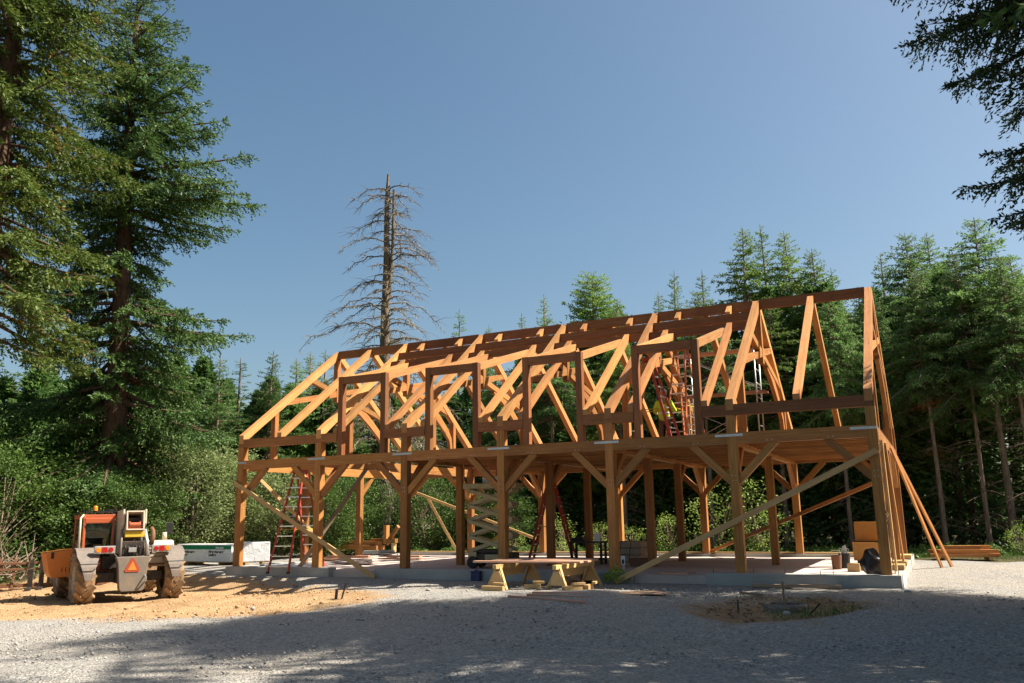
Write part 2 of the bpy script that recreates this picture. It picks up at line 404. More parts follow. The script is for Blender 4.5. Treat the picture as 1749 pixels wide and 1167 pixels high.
    o = bpy.data.objects.new('ground', me); COL.objects.link(o); tag(o, kind='structure')
build_ground()

# ------------------------------------------------------------------ timber frame
def frame_of(a, b, up=(0, 0, 1)):
    a = Vector(a); d = (Vector(b)-a).normalized(); up = Vector(up)
    if abs(d.dot(up)) > 0.98: up = Vector((0, 1, 0))
    sd = d.cross(up).normalized(); u2 = sd.cross(d)
    return Matrix(((d.x, sd.x, u2.x, a.x), (d.y, sd.y, u2.y, a.y), (d.z, sd.z, u2.z, a.z), (0, 0, 0, 1)))
def rebase(mb, name, mat, parent, fr, bevel=0.0):
    inv = fr.inverted(); mb.v = [tuple(inv @ Vector(v)) for v in mb.v]
    o = mb.build(name, mat, parent, bevel)
    pl = parent.location if parent else Vector((0, 0, 0))
    pr = Matrix.Rotation(parent.rotation_euler.z, 4, 'Z') if parent else Matrix()
    loc = (Matrix.Translation(pl) @ pr).inverted() @ fr
    o.matrix_local = loc
    return o
def timber(name, a, b, w_, h_, parent, mat='fir', up=(0, 0, 1)):
    return rebase(MB().beam(a, b, w_, h_, 0, up), name, M[mat], parent, frame_of(a, b, up))

BAY = 2.86710; W = 8.636; YC = W/2; L6 = 6*BAY
GT = 3.0                 # top of the floor girts
PT = 3.63                # top of the eave plate
SL = 0.735               # roof slope
def roofz(y):            # top of the rafters
    y = min(y, W-y); return 3.82 + SL*y
frame = thing('timber_building', 'large open timber building frame of orange fir posts and steep rafters on a concrete foundation', 'building', (L6/2, YC, 0))
T = lambda name, a, b, w_, h_, **k: timber(name, a, b, w_, h_, frame, **k)

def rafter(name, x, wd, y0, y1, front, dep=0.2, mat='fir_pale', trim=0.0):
    """front/back rafter between horizontal distances y0..y1 from its eave, plumb cut"""
    d = dep/math.cos(math.atan(SL)); e = 3.82
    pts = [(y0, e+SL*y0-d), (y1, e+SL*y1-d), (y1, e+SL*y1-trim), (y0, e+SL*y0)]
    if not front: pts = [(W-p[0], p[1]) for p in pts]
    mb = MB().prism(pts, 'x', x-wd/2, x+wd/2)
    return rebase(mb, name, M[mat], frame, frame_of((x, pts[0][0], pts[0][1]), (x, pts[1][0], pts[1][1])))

def kneebrace(x0, y0, z0, x1, y1, z1, wd=0.125, h=0.155, name='knee_brace'):
    return T(name, (x0, y0, z0), (x1, y1, z1), wd, h)

bents = [i*BAY for i in range(7)]
# posts of the long walls
for i, x in enumerate(bents):
    T('post', (x, 0, 0.0), (x, 0, PT-0.245), 0.20, 0.20, up=(0, 1, 0))
    T('post', (x, W, 0.03), (x, W, PT-0.245), 0.20, 0.20, up=(0, 1, 0))
# inner posts
for i, y in [(0, 2.88), (0, 5.76), (2, 2.88), (2, 5.76), (3, 2.88), (3, 5.76), (4, 2.88), (4, 5.76), (5, 4.32), (6, 4.32)]:
    T('post', (bents[i], y, -0.066 if i < 6 else 0.06), (bents[i], y, 2.72), 0.19, 0.19, up=(0, 1, 0))
# floor girts along both eaves, in bay lengths between the posts
for i in range(6):
    x0, x1 = bents[i]+0.1, bents[i+1]-0.1
    T('girt', (x0, 0, GT-0.125), (x1, 0, GT-0.125), 0.184, 0.25)
    T('girt', (x0, W, GT-0.125), (x1, W, GT-0.125), 0.184, 0.25)
# tie beams across every bent
for i, x in enumerate(bents):
    T('tie_beam', (x, 0.1, 2.852), (x, W-0.1, 2.852), 0.178, 0.262)
# knee braces under the girts and ties
for i, x in enumerate(bents):
    for y in (0, W):
        for s in (-1, 1):
            if (i == 0 and s < 0) or (i == 6 and s > 0): continue
            kneebrace(x+s*0.07, y, 1.93, x+s*0.92, y, 2.78)
    kneebrace(x, 0.07, 1.97, x, 0.88, 2.78); kneebrace(x, W-0.07, 1.97, x, W-0.88, 2.78)
for i, y in [(0, 2.88), (0, 5.76), (3, 2.88), (4, 5.76)]:
    kneebrace(bents[i], y+0.07, 2.1, bents[i], y+0.72, 2.74, 0.12, 0.14)
# floor joists and deck in the four right bays
for i in range(2, 6):
    k = 17
    for j in range(k):
        y = 0.45+(W-0.9)*j/(k-1)
        T('joist', (bents[i]+0.09, y, 2.885), (bents[i+1]-0.09, y, 2.885), 0.055, 0.19)
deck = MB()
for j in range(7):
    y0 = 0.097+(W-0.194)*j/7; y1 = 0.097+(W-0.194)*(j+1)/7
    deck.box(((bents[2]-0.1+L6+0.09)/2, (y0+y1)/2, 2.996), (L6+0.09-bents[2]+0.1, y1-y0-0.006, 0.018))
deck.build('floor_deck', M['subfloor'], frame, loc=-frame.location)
# eave plates: broken by the dormers in front, whole behind
D_ = [k+0.25 for k in (1, 2, 3, 4)]
for a, b in [(-0.035, 1.25), (1.75, 2.25), (2.75, 3.25), (3.75, 4.25), (4.75, 6.035)]:
    xa = a*BAY+(0.09 if a > 0 else 0); xb = b*BAY-(0.09 if b < 6 else 0)
    T('eave_plate', (xa, 0, PT-0.122), (xb, 0, PT-0.122), 0.19, 0.24, mat='fir_dark')
for i in range(6):
    T('eave_plate', (bents[i]+(0.0 if i else -0.1), W, PT-0.122), (bents[i+1]-0.003+(0.1 if i == 5 else 0), W, PT-0.122), 0.19, 0.24)
# ridge beam
for i in range(6):
    T('ridge_beam', (bents[i]+0.09, YC, 6.87), (bents[i+1]-0.09, YC, 6.87), 0.14, 0.26, mat='fir_dark')
# principal rafters and trusses
for i, x in enumerate(bents):
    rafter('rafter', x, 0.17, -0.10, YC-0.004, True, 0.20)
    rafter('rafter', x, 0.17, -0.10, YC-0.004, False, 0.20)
    T('king_post', (x, YC, 5.22), (x, YC, 6.74), 0.17, 0.17, up=(0, 1, 0))
    # crossing scissor chords
    for s, wd in ((1, 0.15), (-1, 0.143)):
        f = (lambda y: y) if s > 0 else (lambda y: W-y)
        T('scissor_chord', (x, f(1.75), 4.93), (x, f(5.75), 5.83), wd, 0.17)
        # curved brace from the chord down to the queen post
        outer = [(5.05, 5.40), (5.75, 5.16), (6.35, 4.80), (6.95, 4.35), (7.18, 4.02), (7.24, 3.55)]
        inner = [(7.13, 3.55), (7.02, 3.95), (6.72, 4.22), (6.15, 4.60), (5.60, 4.93), (5.00, 5.18)]
        pl = [(f(p[0]), p[1]) for p in outer+inner]
        mb = MB().prism(pl, 'x', x-0.055, x+0.055)
        if s > 0: rebase(mb, 'curved_brace', M['fir'], frame, frame_of((x, pl[0][0], pl[0][1]), (x, pl[4][0], pl[4][1])))
        T('queen_post', (x, f(W-1.30), GT-0.01), (x, f(W-1.30), roofz(1.3)-0.20), 0.165, 0.165, up=(0, 1, 0))
# common rafters
for i in range(6):
    xm = (i+0.5)*BAY
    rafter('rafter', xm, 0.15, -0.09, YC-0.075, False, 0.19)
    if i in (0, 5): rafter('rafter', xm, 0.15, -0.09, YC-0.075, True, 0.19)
# purlins between the principal rafters
for i in range(1, 5):
    T('purlin', (bents[i]+0.092, 3.80, roofz(3.80)-0.15), (bents[i+1]-0.092, 3.80, roofz(3.80)-0.15), 0.14, 0.22, mat='fir_dark')
    T('purlin', (bents[i]+0.092, 3.36, roofz(3.36)-0.17), (bents[i+1]-0.092, 3.36, roofz(3.36)-0.17), 0.13, 0.20, mat='fir_dark')
    T('purlin', (bents[i]+0.092, W-3.80, roofz(3.80)-0.15), (bents[i+1]-0.092, W-3.80, roofz(3.80)-0.15), 0.14, 0.22, mat='fir_dark')
# dormers
for k in (1, 2, 3, 4):
    xa, xb = (k+0.25)*BAY, (k+0.75)*BAY
    T('dormer_header', (xa+0.084, 0, 5.085), (xb-0.084, 0, 5.085), 0.15, 0.20, mat='fir_dark')
    for x, s in ((xa, -1), (xb, 1)):
        T('dormer_post', (x, 0, GT-0.005), (x, 0, 5.19), 0.160, 0.160, up=(0, 1, 0), mat='fir_dark')
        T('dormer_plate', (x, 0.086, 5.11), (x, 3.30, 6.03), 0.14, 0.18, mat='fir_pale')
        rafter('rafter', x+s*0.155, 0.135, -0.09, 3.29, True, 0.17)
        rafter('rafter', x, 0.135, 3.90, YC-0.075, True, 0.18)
# steel strap plates on the front girts
st = []
for i, x in enumerate(bents):
    a = x-0.36 if i else x-0.1; b = x+0.25 if i < 6 else x+0.1
    if i == 6: a = x-0.42
    mb = MB().box(((a+b)/2, -0.104, GT-0.06), (b-a, 0.006, 0.055))
    for j in range(int((b-a)/0.06)): mb.box((a+0.04+j*0.06, -0.109, GT-0.06), (0.014, 0.006, 0.014))
    mb.build('strap_plate', M['steel'], frame, loc=-frame.location)
# bolts where braces meet posts
bm_ = []
for i, x in enumerate(bents):
    mb = MB()
    for dz in (1.95, 2.06):
        for s in (-1, 1): mb.box((x+s*0.035, -0.103, dz), (0.018, 0.006, 0.018))
    for s in (-1, 1):
        if (i == 0 and s < 0) or (i == 6 and s > 0): continue
        for d in (0.76, 0.86): mb.box((x+s*d, -0.095, 2.80), (0.018, 0.006, 0.018))
    mb.build('bolt_heads', M['steel'], frame, loc=-frame.location)

# temporary braces nailed to the frame: things of their own
def board(name, a, b, w_, h_, label, cat='board', mat='pine', group=None, up=(0, 0, 1)):
    a = Vector(a); b = Vector(b)
    o = rebase(MB().beam(a, b, w_, h_, 0, up), name, M[mat], None, frame_of(a, b, up), 0.003)
    return tag(o, label, cat, group)
board('temporary_brace', (-0.14, -0.15, 2.37), (5.05, -0.36, -0.22), 0.045, 0.12, 'long pale diagonal brace board across the two leftmost front posts', 'brace board', 'pine')
board('temporary_brace', (L6+0.06, -0.135, 2.47), (11.62, -0.42, -0.2), 0.045, 0.12, 'weathered pale diagonal brace board running down left from the front right corner post', 'brace board', 'pine')
board('temporary_brace', (16.95, 4.2, 1.98), (11.4, W+0.28, 0.02), 0.045, 0.10, 'orange diagonal brace board behind the weathered one in the right bays', 'brace board', 'fir')
board('temporary_brace', (3.0, 2.0, 2.74), (1.95, 0.35, -0.05), 0.045, 0.11, 'grey diagonal brace board leaning beside the second front post from the left', 'brace board', 'greyboard')
board('temporary_brace', (0.11, 0.6, 2.5), (0.11, 4.6, -0.05), 0.045, 0.11, 'pale brace board crossing behind the leftmost front post', 'brace board', 'pine')
board('temporary_brace', (0.2, W+0.13, 2.3), (5.4, W+0.13, 0.5), 0.045, 0.10, 'pale diagonal brace board along the back wall left of the scissor lift', 'brace board', 'pine')
board('temporary_brace', (0.9, W+0.2, 2.0), (2.0, W+0.75, -0.2), 0.045, 0.10, 'short steep pale brace board behind the back wall, right of the dead tree', 'brace board', 'pine')
board('prop_board', (L6+0.13, 4.5, 2.84), (18.17, 6.91, -0.27), 0.045, 0.10, 'left of the two slanting orange props outside the right gable', 'prop board', 'fir')
board('prop_board', (L6+0.13, 4.7, 2.84), (18.42, 7.21, -0.27), 0.045, 0.10, 'right of the two slanting orange props outside the right gable', 'prop board', 'fir')
board('leaning_plank', (L6+0.13, 0.55, 2.72), (L6+0.16, 0.5, 0.04), 0.04, 0.14, 'tall white sunlit plank standing just right of the front corner post', 'plank', 'pine', up=(0, 1, 0))
board('leaning_plank', (L6+0.13, 1.9, 2.78), (L6+0.2, 3.2, 0.05), 0.04, 0.14, 'orange plank leaning on the right gable beside the white sunlit plank', 'plank', 'fir')

# ------------------------------------------------------------------ foundation
fnd = MB()
slab = MB().box((L6/2+0.03, W/2, -0.17), (L6+0.42, W+0.1, 0.2))
slab.v = [tuple(v) for v in slab.v]
tag(slab.build('concrete_slab', M['slab']), kind='structure')
def curb(name, a, b, label):
    o = MB().box(((a[0]+b[0])/2, (a[1]+b[1])/2, (a[2]+b[2])/2), (b[0]-a[0], b[1]-a[1], b[2]-a[2])).build(name, M['concrete'], None, 0.008)
    return tag(o, label, 'foundation wall')
curb('foundation_wall', (-0.24, -0.23, -0.45), (3.45, 0.10, 0.0), 'low grey concrete stem wall under the two leftmost front posts')
curb('foundation_wall', (4.95, -0.23, -0.45), (11.95, 0.10, 0.0), 'long low grey concrete stem wall under the middle front posts')
curb('foundation_wall', (13.62, -0.23, -0.45), (17.47, 0.10, 0.0), 'low grey concrete stem wall under the two rightmost front posts')
curb('foundation_wall', (17.12, 0.103, -0.45), (17.467, W-0.153, -0.005), 'bright sunlit concrete stem wall along the right gable')
curb('foundation_wall', (-0.24, W-0.15, -0.45), (17.467, W+0.18, 0.02), 'concrete stem wall along the back of the slab')
curb('foundation_wall', (-0.237, 0.103, -0.45), (0.09, W-0.153, -0.005), 'concrete stem wall along the left gable')
for i in range(6):
    board('sill_board', (bents[i]+0.13, W, 0.047), (bents[i+1]-0.13, W, 0.047), 0.14, 0.05, 'pale sill board on the back wall in bay %s from the left' % ['one', 'two', 'three', 'four', 'five', 'six'][i], 'sill', 'pine', 'sill boards along the back foundation')

# ------------------------------------------------------------------ vegetation
def rhombs(P, D, length, width, g, up_bias=0.4):
    """leaf-sized quads: P base points, D unit directions"""
    n = len(P)
    R = g.normal(size=(n, 3)); R[:, 2] += up_bias*2
    Sd = np.cross(D, R); Sd /= (np.linalg.norm(Sd, axis=1, keepdims=True)+1e-9)
    L = length*g.uniform(0.65, 1.25, (n, 1)); Wd = width*g.uniform(0.7, 1.2, (n, 1))
    V = np.empty((n, 4, 3)); V[:, 0] = P; V[:, 1] = P+D*L*0.45+Sd*Wd/2; V[:, 2] = P+D*L; V[:, 3] = P+D*L*0.45-Sd*Wd/2
    return V.reshape(-1, 3)
def quads(n): return np.arange(4*n).reshape(n, 4)

def tubes_np(curves, radii, k=4):
    """many tapered tubes: curves list of (m,3), radii list of (m,)"""
    Vs, Fs, base = [], [], 0
    for C, R in zip(curves, radii):
        C = np.asarray(C, float); m = len(C)
        d = np.gradient(C, axis=0); d /= np.linalg.norm(d, axis=1, keepdims=True)+1e-9
        ref = np.array([0.13, 0.31, 0.94]) if abs(d[0, 2]) < 0.9 else np.array([0.95, 0.2, 0.1])
        s_ = np.cross(d, ref); s_ /= np.linalg.norm(s_, axis=1, keepdims=True); u_ = np.cross(s_, d)
        t = np.arange(k)*2*np.pi/k
        ring = C[:, None]+(s_[:, None]*np.cos(t)[None, :, None]+u_[:, None]*np.sin(t)[None, :, None])*np.asarray(R)[:, None, None]
        Vs.append(ring.reshape(-1, 3))
        i = np.arange(m-1)[:, None]*k; j = np.arange(k)[None]; j2 = (j+1) % k
        Fs.append(np.stack([i+j, i+j2, i+k+j2, i+k+j], -1).reshape(-1, 4)+base); base += m*k
    return np.concatenate(Vs), np.concatenate(Fs)

def conifer(seed, H, R, nb, start, dens, leafL, leafW, mat, barkm, droop=0.35, upturn=0.25, trunk_r=None,
            lean=(0, 0), irregular=0.35, shape=0.8, twig=0.26, bare=0, hang=0.25, sweep=None, topmul=1.0, gaps=0.12, pfn=None):
    """returns (crown mesh, trunk mesh); R = crown radius, start = height fraction of the lowest live branch"""
    g = np.random.default_rng(seed)
    tr = trunk_r or H*0.013
    def axis(z):
        t = np.asarray(z)/H
        return np.stack([lean[0]*t*H+0.02*H*np.sin(t*5+seed)*t*0.4, lean[1]*t*H+0.015*H*np.sin(t*4+seed*2)*t*0.4, np.asarray(z)*np.ones_like(t)], -1)
    zs = np.linspace(-0.4, H, 22)
    taper = tr*np.clip(1-zs/H, 0, 1)**0.85+0.012; taper[0] *= 1.5; taper[1] *= 1.15
    curves = [axis(zs)]; radii = [taper]
    VL = []
    for i in range(nb):
        q = (i+g.uniform(0, 1))/nb
        t = start+(1-start)*q**0.92*0.97
        if g.uniform() < gaps and t < 0.9: continue
        z0 = t*H; az = g.uniform(0, 2*np.pi) if i % 2 else (i*2.39996) % (2*np.pi)
        rel = (1-t)/(1-start)
        prof = rel**shape*(1-0.25*max(0, rel-0.75)/0.25*(0.6 if start > 0.15 else 0.0))
        L = R*prof*(1+irregular*g.normal())+0.012*H*topmul
        L = float(np.clip(L, 0.04*R, R*1.45))
        if pfn: L = float(max(0.3, pfn(z0, az, L)*(1+0.12*g.normal())))
        pitch = (0.75-1.05*rel**0.5)+g.normal()*0.10            # young branches rise, old ones hang
        if sweep: pitch += sweep
        s = np.linspace(0, 1, 7)
        dirh = np.array([np.cos(az), np.sin(az), 0]); side = np.array([-np.sin(az), np.cos(az), 0])
        wob = g.normal()*0.12
        rr = s*L; zz = np.tan(np.clip(pitch, -0.8, 1.1))*rr*0.75-droop*rel*L*s**1.6+upturn*rel*L*s**3
        C = axis(np.full(7, z0))+dirh*rr[:, None]+side*(wob*L*s**2)[:, None]; C[:, 2] += zz
        br = max(0.010, 0.020*L)*(1-s)**0.8+0.004
        curves.append(C); radii.append(br)
        lsc = 0.55+0.45*min(1, rel*4)
        # twigs
        n_t = max(5, int(L*dens))
        sj = np.sort(g.uniform(0.10 if rel < 0.6 else 0.22, 1.0, n_t))
        wj = twig*L*(np.clip(1-sj, 0.0, 1)**0.75+0.10)*np.minimum(1, sj*3.2)*g.uniform(0.5, 1.25, n_t)+0.05
        for sj_, w_ in zip(sj, wj):
            kk = max(2, int(w_/leafL*3.2))
            for sg in ((-1, 1) if w_ > leafL*0.5 else (g.choice([-1, 1]),)):
                u = (np.arange(kk)+g.uniform(0, 1, kk))/kk*w_
                sp = min(sj_, 0.999)*6; a = int(sp); fr = sp-a
                base = C[a]*(1-fr)+C[min(a+1, 6)]*fr
                tan = C[min(a+1, 6)]-C[a]; tan /= np.linalg.norm(tan)+1e-9
                td = tan*0.75+side*sg*0.9+np.array([0, 0, g.normal()*0.24-hang*0.5]); td /= np.linalg.norm(td)
                P = base+td*u[:, None]; P[:, 2] -= hang*u*u/(w_+1e-6)*0.8
                D = td+g.normal(size=(kk, 3))*0.50; D[:, 2] -= hang*0.35
                D /= np.linalg.norm(D, axis=1, keepdims=True)
                VL.append((P, D, np.full(kk, lsc)))
        P = C[-1]+(-dirh*0.2*leafL); VL.append((np.repeat(P[None], 3, 0), (lambda q: q/np.linalg.norm(q, axis=1, keepdims=True))(dirh+g.normal(size=(3, 3))*0.3), np.full(3, lsc)))
    # leader
    k = int(0.10*H/leafL*5); zt = np.linspace(H*0.9, H*0.995, k); a = g.uniform(0, 6.28, k)
    D = np.stack([np.cos(a)*0.6, np.sin(a)*0.6, np.full(k, 0.8)], 1); D /= np.linalg.norm(D, axis=1, keepdims=True)
    VL.append((axis(zt), D, np.full(k, 0.45)))
    for i in range(bare):                                        # dead twiggy limbs below the crown
        t = g.uniform(0.08, start+0.05); az = g.uniform(0, 6.28); L = R*g.uniform(0.25, 0.8); s = np.linspace(0, 1, 5)
        dirh = np.array([np.cos(az), np.sin(az), 0]); side = np.array([-np.sin(az), np.cos(az), 0])
        C = axis(np.full(5, t*H))+dirh*(s*L)[:, None]; C[:, 2] += -0.25*L*s**1.5+g.normal()*0.1*L*s
        curves.append(C); radii.append(0.014*(1-s)+0.004)
        for q in range(5):
            j = g.integers(1, 4); e = C[j]+dirh*0.3*L*0.5+side*g.choice([-1, 1])*L*0.3*g.uniform(0.4, 1)+np.array([0, 0, g.normal()*0.12])
            curves.append(np.stack([C[j], (C[j]+e)/2+[0, 0, 0.03], e])); radii.append(np.array([0.007, 0.005, 0.003]))
    P = np.concatenate([v[0] for v in VL]); D = np.concatenate([v[1] for v in VL])
    LS = np.concatenate([v[2] for v in VL])[:, None]
    crown = np_mesh('crown', rhombs(P, D, leafL*LS, leafW*LS, g), quads(len(P)), mat)
    tv, tf = tubes_np(curves[:1], radii[:1], 12)
    if len(curves) > 1:
        v2, f2 = tubes_np(curves[1:], radii[1:], 4); tf = np.concatenate([tf, f2+len(tv)]); tv = np.concatenate([tv, v2])
    trunk = np_mesh('trunk', tv, tf, barkm, smooth=True)
    return crown, trunk

def place_tree(name, meshes, loc, rz, sc, label, cat='tree', group=None, sz=None):
    r = thing(name, label, cat, loc, rz, group); r.scale = (sc, sc, sz or sc)
    for nm, me in zip(('crown', 'trunk'), meshes):
        if me is None: continue
        o = bpy.data.objects.new(nm, me); COL.objects.link(o); o.parent = r
    return r

# --- the two old firs at the left
def old_profile(z, az, L):
    tow = math.cos(az-(rad(200)*-1+0.46)); k = float(np.interp(z, [4, 6, 8.0, 9.6, 10.6, 11.3, 12.7, 13.6, 15.2, 17.2, 19.5, 21.5, 25.5], [4.4, 4.6, 3.2, 5.2, 2.6, 1.4, 1.2, 3.2, 5.8, 4.0, 3.0, 2.3, 0.5]))*(1.0 if tow > 0.85 else 0.72)
    if math.cos(az-(-1.11-3.49)) > 0.4 and 4.5 < z < 10: return 1.9
    return k if tow > 0.45 else min(L, float(np.interp(z, [8, 14, 20, 25.5], [4.2, 3.0, 2.2, 0.5])))
big = conifer(11, 25.5, 4.4, 340, 0.15, 11.0, 0.155, 0.060, M['needle_old'], M['bark'], droop=0.42, upturn=0.30, trunk_r=0.50, lean=(0.02, 0.0), irregular=0.25, shape=0.42, twig=0.30, hang=0.45, gaps=0.0, pfn=old_profile)
place_tree('fir_tree', big, (-9.86, 3.43, G(-9.86, 3.43)-0.1), rad(200), 1.0, 'tall old dark fir with a thick trunk rising behind the telehandler', 'fir tree')
def rust_profile(z, az, L):
    if z < 9 and math.cos(az-(-0.9-0.7)) > 0.2: return min(L, 2.4)
    return min(L, float(np.interp(z, [5, 9, 14, 19, 23, 27], [3.2, 3.7, 3.5, 3.0, 2.0, 0.5])))
rust = conifer(23, 27.0, 4.6, 250, 0.27, 10.5, 0.15, 0.058, M['needle_rust'], M['bark'], droop=0.45, upturn=0.30, trunk_r=0.5, irregular=0.25, shape=0.38, twig=0.30, hang=0.45, gaps=0.06, pfn=rust_profile)
place_tree('fir_tree', rust, (-5.9, -4.6, G(-5.9, -4.6)-0.1), rad(40), 1.0, 'huge old fir with rust tinted boughs filling the left edge', 'fir tree')

# --- young forest trees: six shapes, then a placed tree each
proto = [
    conifer(31, 14.0, 3.1, 260, 0.10, 8.5, 0.155, 0.055, M['needle_young'], M['bark_grey'], shape=1.05, irregular=0.26, twig=0.30, upturn=0.15, droop=0.2, hang=0.15, topmul=0.9),
    conifer(32, 14.0, 2.8, 230, 0.22, 8.5, 0.155, 0.055, M['needle_young'], M['bark_grey'], shape=1.1, irregular=0.30, twig=0.30, upturn=0.15, droop=0.2, hang=0.15, topmul=1.0),
    conifer(33, 14.0, 3.3, 220, 0.44, 8.5, 0.155, 0.055, M['needle_lime'], M['bark_grey'], shape=0.95, irregular=0.28, twig=0.30, upturn=0.1, droop=0.3, hang=0.2, bare=34, topmul=0.9, trunk_r=0.17),
    conifer(34, 14.0, 3.2, 190, 0.55, 8.5, 0.155, 0.055, M['needle_young'], M['bark_grey'], shape=0.9, irregular=0.34, twig=0.30, upturn=0.1, droop=0.3, hang=0.2, bare=40, topmul=1.0, trunk_r=0.16),
    conifer(35, 14.0, 2.2, 170, 0.15, 8.5, 0.15, 0.05, M['needle_young'], M['bark_grey'], shape=1.2, irregular=0.25, twig=0.30, upturn=0.1, droop=0.1, hang=0.1, topmul=1.2),
]
FT = [  # x, y, height, shape, turn, width, label
    (-13.8, 11.1, 9.4, 0, 10, 1.25, 'young fir peeking out just right of the old fir trunk'),
    (-11.7, 10.4, 9.3, 1, 80, 1.3, 'pointed young fir, leftmost of the pair left of the frame peak'),
    (-13.2, 13.1, 9.8, 4, 30, 1.5, 'thin tipped young fir between two fuller firs at the left'),
    (-11.4, 13.5, 10.1, 0, 200, 1.2, 'full green fir standing above the left gable rafter'),
    (-11.8, 15.8, 10.1, 1, 120, 1.3, 'fir behind the middle of the sloping left gable rafter'),
    (-11.9, 17.0, 10.7, 0, 260, 1.2, 'fir whose tip stands left of the ridge end'),
    (-12.0, 18.3, 11.0, 4, 60, 1.5, 'slender fir tip right at the left end of the ridge'),
    (-9.5, 17.6, 9.4, 0, 150, 1.3, 'dense fir seen through the first dormer'),
    (-9.7, 20.0, 9.4, 1, 15, 1.4, 'dark fir behind the dead tree trunk'),
    (-6.0, 20.5, 9.2, 0, 95, 1.3, 'dark fir just right of the dead tree trunk'),
    (-7.7, 26.0, 14.5, 4, 45, 1.0, 'lone thin fir tip right of the dead tree crown'),
    (-6.9, 28.8, 14.0, 4, 190, 0.8, 'tiny fir tip in the middle of the ridge gap'),
    (-5.8, 31.6, 15.2, 4, 290, 0.9, 'small fir tip left of the narrow spire'),
    (-2.1, 26.6, 14.9, 4, 100, 1.0, 'narrow dark fir spire left of the round topped tree'),
    (5.0, 27.1, 14.2, 1, 70, 0.9, 'lower fir tip right of the round topped tree'),
    (6.1, 26.4, 15.1, 0, 170, 1.0, 'left of the two thin tipped firs in mid sky'),
    (7.8, 26.8, 15.0, 4, 230, 1.15, 'right of the two thin tipped firs in mid sky'),
    (10.5, 24.3, 16.3, 2, 20, 1.0, 'tall fir, left one of the twin tops behind the right bays'),
    (11.3, 25.4, 16.7, 0, 300, 1.1, 'tall fir, right one of the twin tops behind the right bays'),
    (12.6, 24.6, 15.8, 2, 140, 1.0, 'tall fir behind the ridge at the last full truss'),
    (13.9, 23.8, 14.4, 2, 210, 1.05, 'light green fir behind the steep rafters of the end bay'),
    (14.7, 24.8, 13.6, 0, 330, 1.1, 'fir sloping down toward the gable peak'),
    (16.9, 26.0, 14.3, 1, 55, 1.2, 'pale young fir just right of the gable peak'),
    (18.2, 22.0, 14.0, 3, 110, 1.0, 'dark fir with twiggy double tip right of the gable'),
    (19.0, 23.0, 14.1, 2, 250, 1.05, 'dark fir beside the double tipped one at the right'),
    (20.7, 18.9, 13.3, 3, 35, 1.1, 'tall feathery fir near the right edge with a bare trunk'),
    (22.0, 20.8, 12.0, 2, 180, 1.1, 'feathery fir at the very right edge'),
    (18.35, 17.3, 11.0, 3, 80, 0.9, 'bare trunked fir with rusty dead twigs right of the slanting props'),
    (16.0, 20.9, 11.5, 2, 10, 1.0, 'fir with a pale bare trunk seen through the end bay'),
    (15.1, 16.9, 10.6, 3, 160, 0.8, 'thin pale trunked fir seen left of the open tool chest'),
    (12.0, 21.5, 11.8, 2, 60, 1.0, 'thin trunked fir behind the sunlit maple bush'),
    (5.3, 18.8, 11.8, 2, 310, 0.9, 'shaded thin trunked fir behind the middle bays'),
    (8.9, 20.5, 12.2, 3, 120, 1.0, 'shaded thin trunked fir behind the fifth front post'),
    (1.4, 19.5, 11.5, 3, 220, 1.0, 'shaded fir behind the red stepladder'),
    (-1.2, 18.6, 10.0, 0, 130, 1.1, 'dark low branched fir behind the scissor lift'),
    (-3.2, 21.8, 10.2, 1, 20, 1.4, 'dark fir behind the third front post'),
    (19.8, 17.4, 11.5, 3, 230, 0.8, 'slim pale trunked fir between the two barer ones at the right'),
    (21.3, 16.6, 11.0, 3, 130, 0.9, 'bare pale trunked fir nearest the right edge'),
    (16.6, 18.6, 10.8, 3, 20, 0.8, 'slim trunk just right of the gable posts'),
    (-14.7, 8.6, 9.3, 0, 60, 1.3, 'fir half hidden by the old fir at the left'),
    (-19.2, 6.0, 10.7, 1, 190, 1.3, 'fir in the far left gap under the rusty boughs'),
    (-17.3, 6.9, 9.6, 0, 310, 1.3, 'bright topped fir left of the old fir trunk'),
    (-19.0, 2.4, 12.0, 0, 75, 1.2, 'fir behind the rusty fir at the left edge'),
]
for i, (x, y, h, k, rz, wd, lb) in enumerate(FT):
    s = h/14.0
    if x > 3: wd *= 0.84
    place_tree('fir_tree', proto[k], (x, y, G(x, y)-0.05), rad(rz), s*wd, lb, 'fir tree', 'young firs behind the clearing', sz=s)

_g = np.random.default_rng(77)
def rusty_clump():
    n = 420; P = _g.normal(size=(n, 3))*[0.55, 0.55, 0.16]; P[:, 2] -= 0.25*np.hypot(P[:, 0], P[:, 1]); D = P/np.linalg.norm(P, axis=1, keepdims=True)+_g.normal(size=(n, 3))*0.5
    D /= np.linalg.norm(D, axis=1, keepdims=True); return np_mesh('dead_needles', rhombs(P, D, 0.16, 0.04, _g), quads(n), M['rusttwig'])
for tr_ in [o for o in COL.objects if o.get('label', '').startswith('bare trunked fir with rusty')]:
    for z_, a_ in ((8.1, 0.3), (7.2, 3.4), (5.0, 0.2)):
        o = bpy.data.objects.new('dead_needles', rusty_clump()); COL.objects.link(o); o.parent = tr_; o.location = (0.5*math.cos(a_), 0.5*math.sin(a_), z_); 
        if z_ < 6: o.scale = (0.5, 0.5, 1.0)
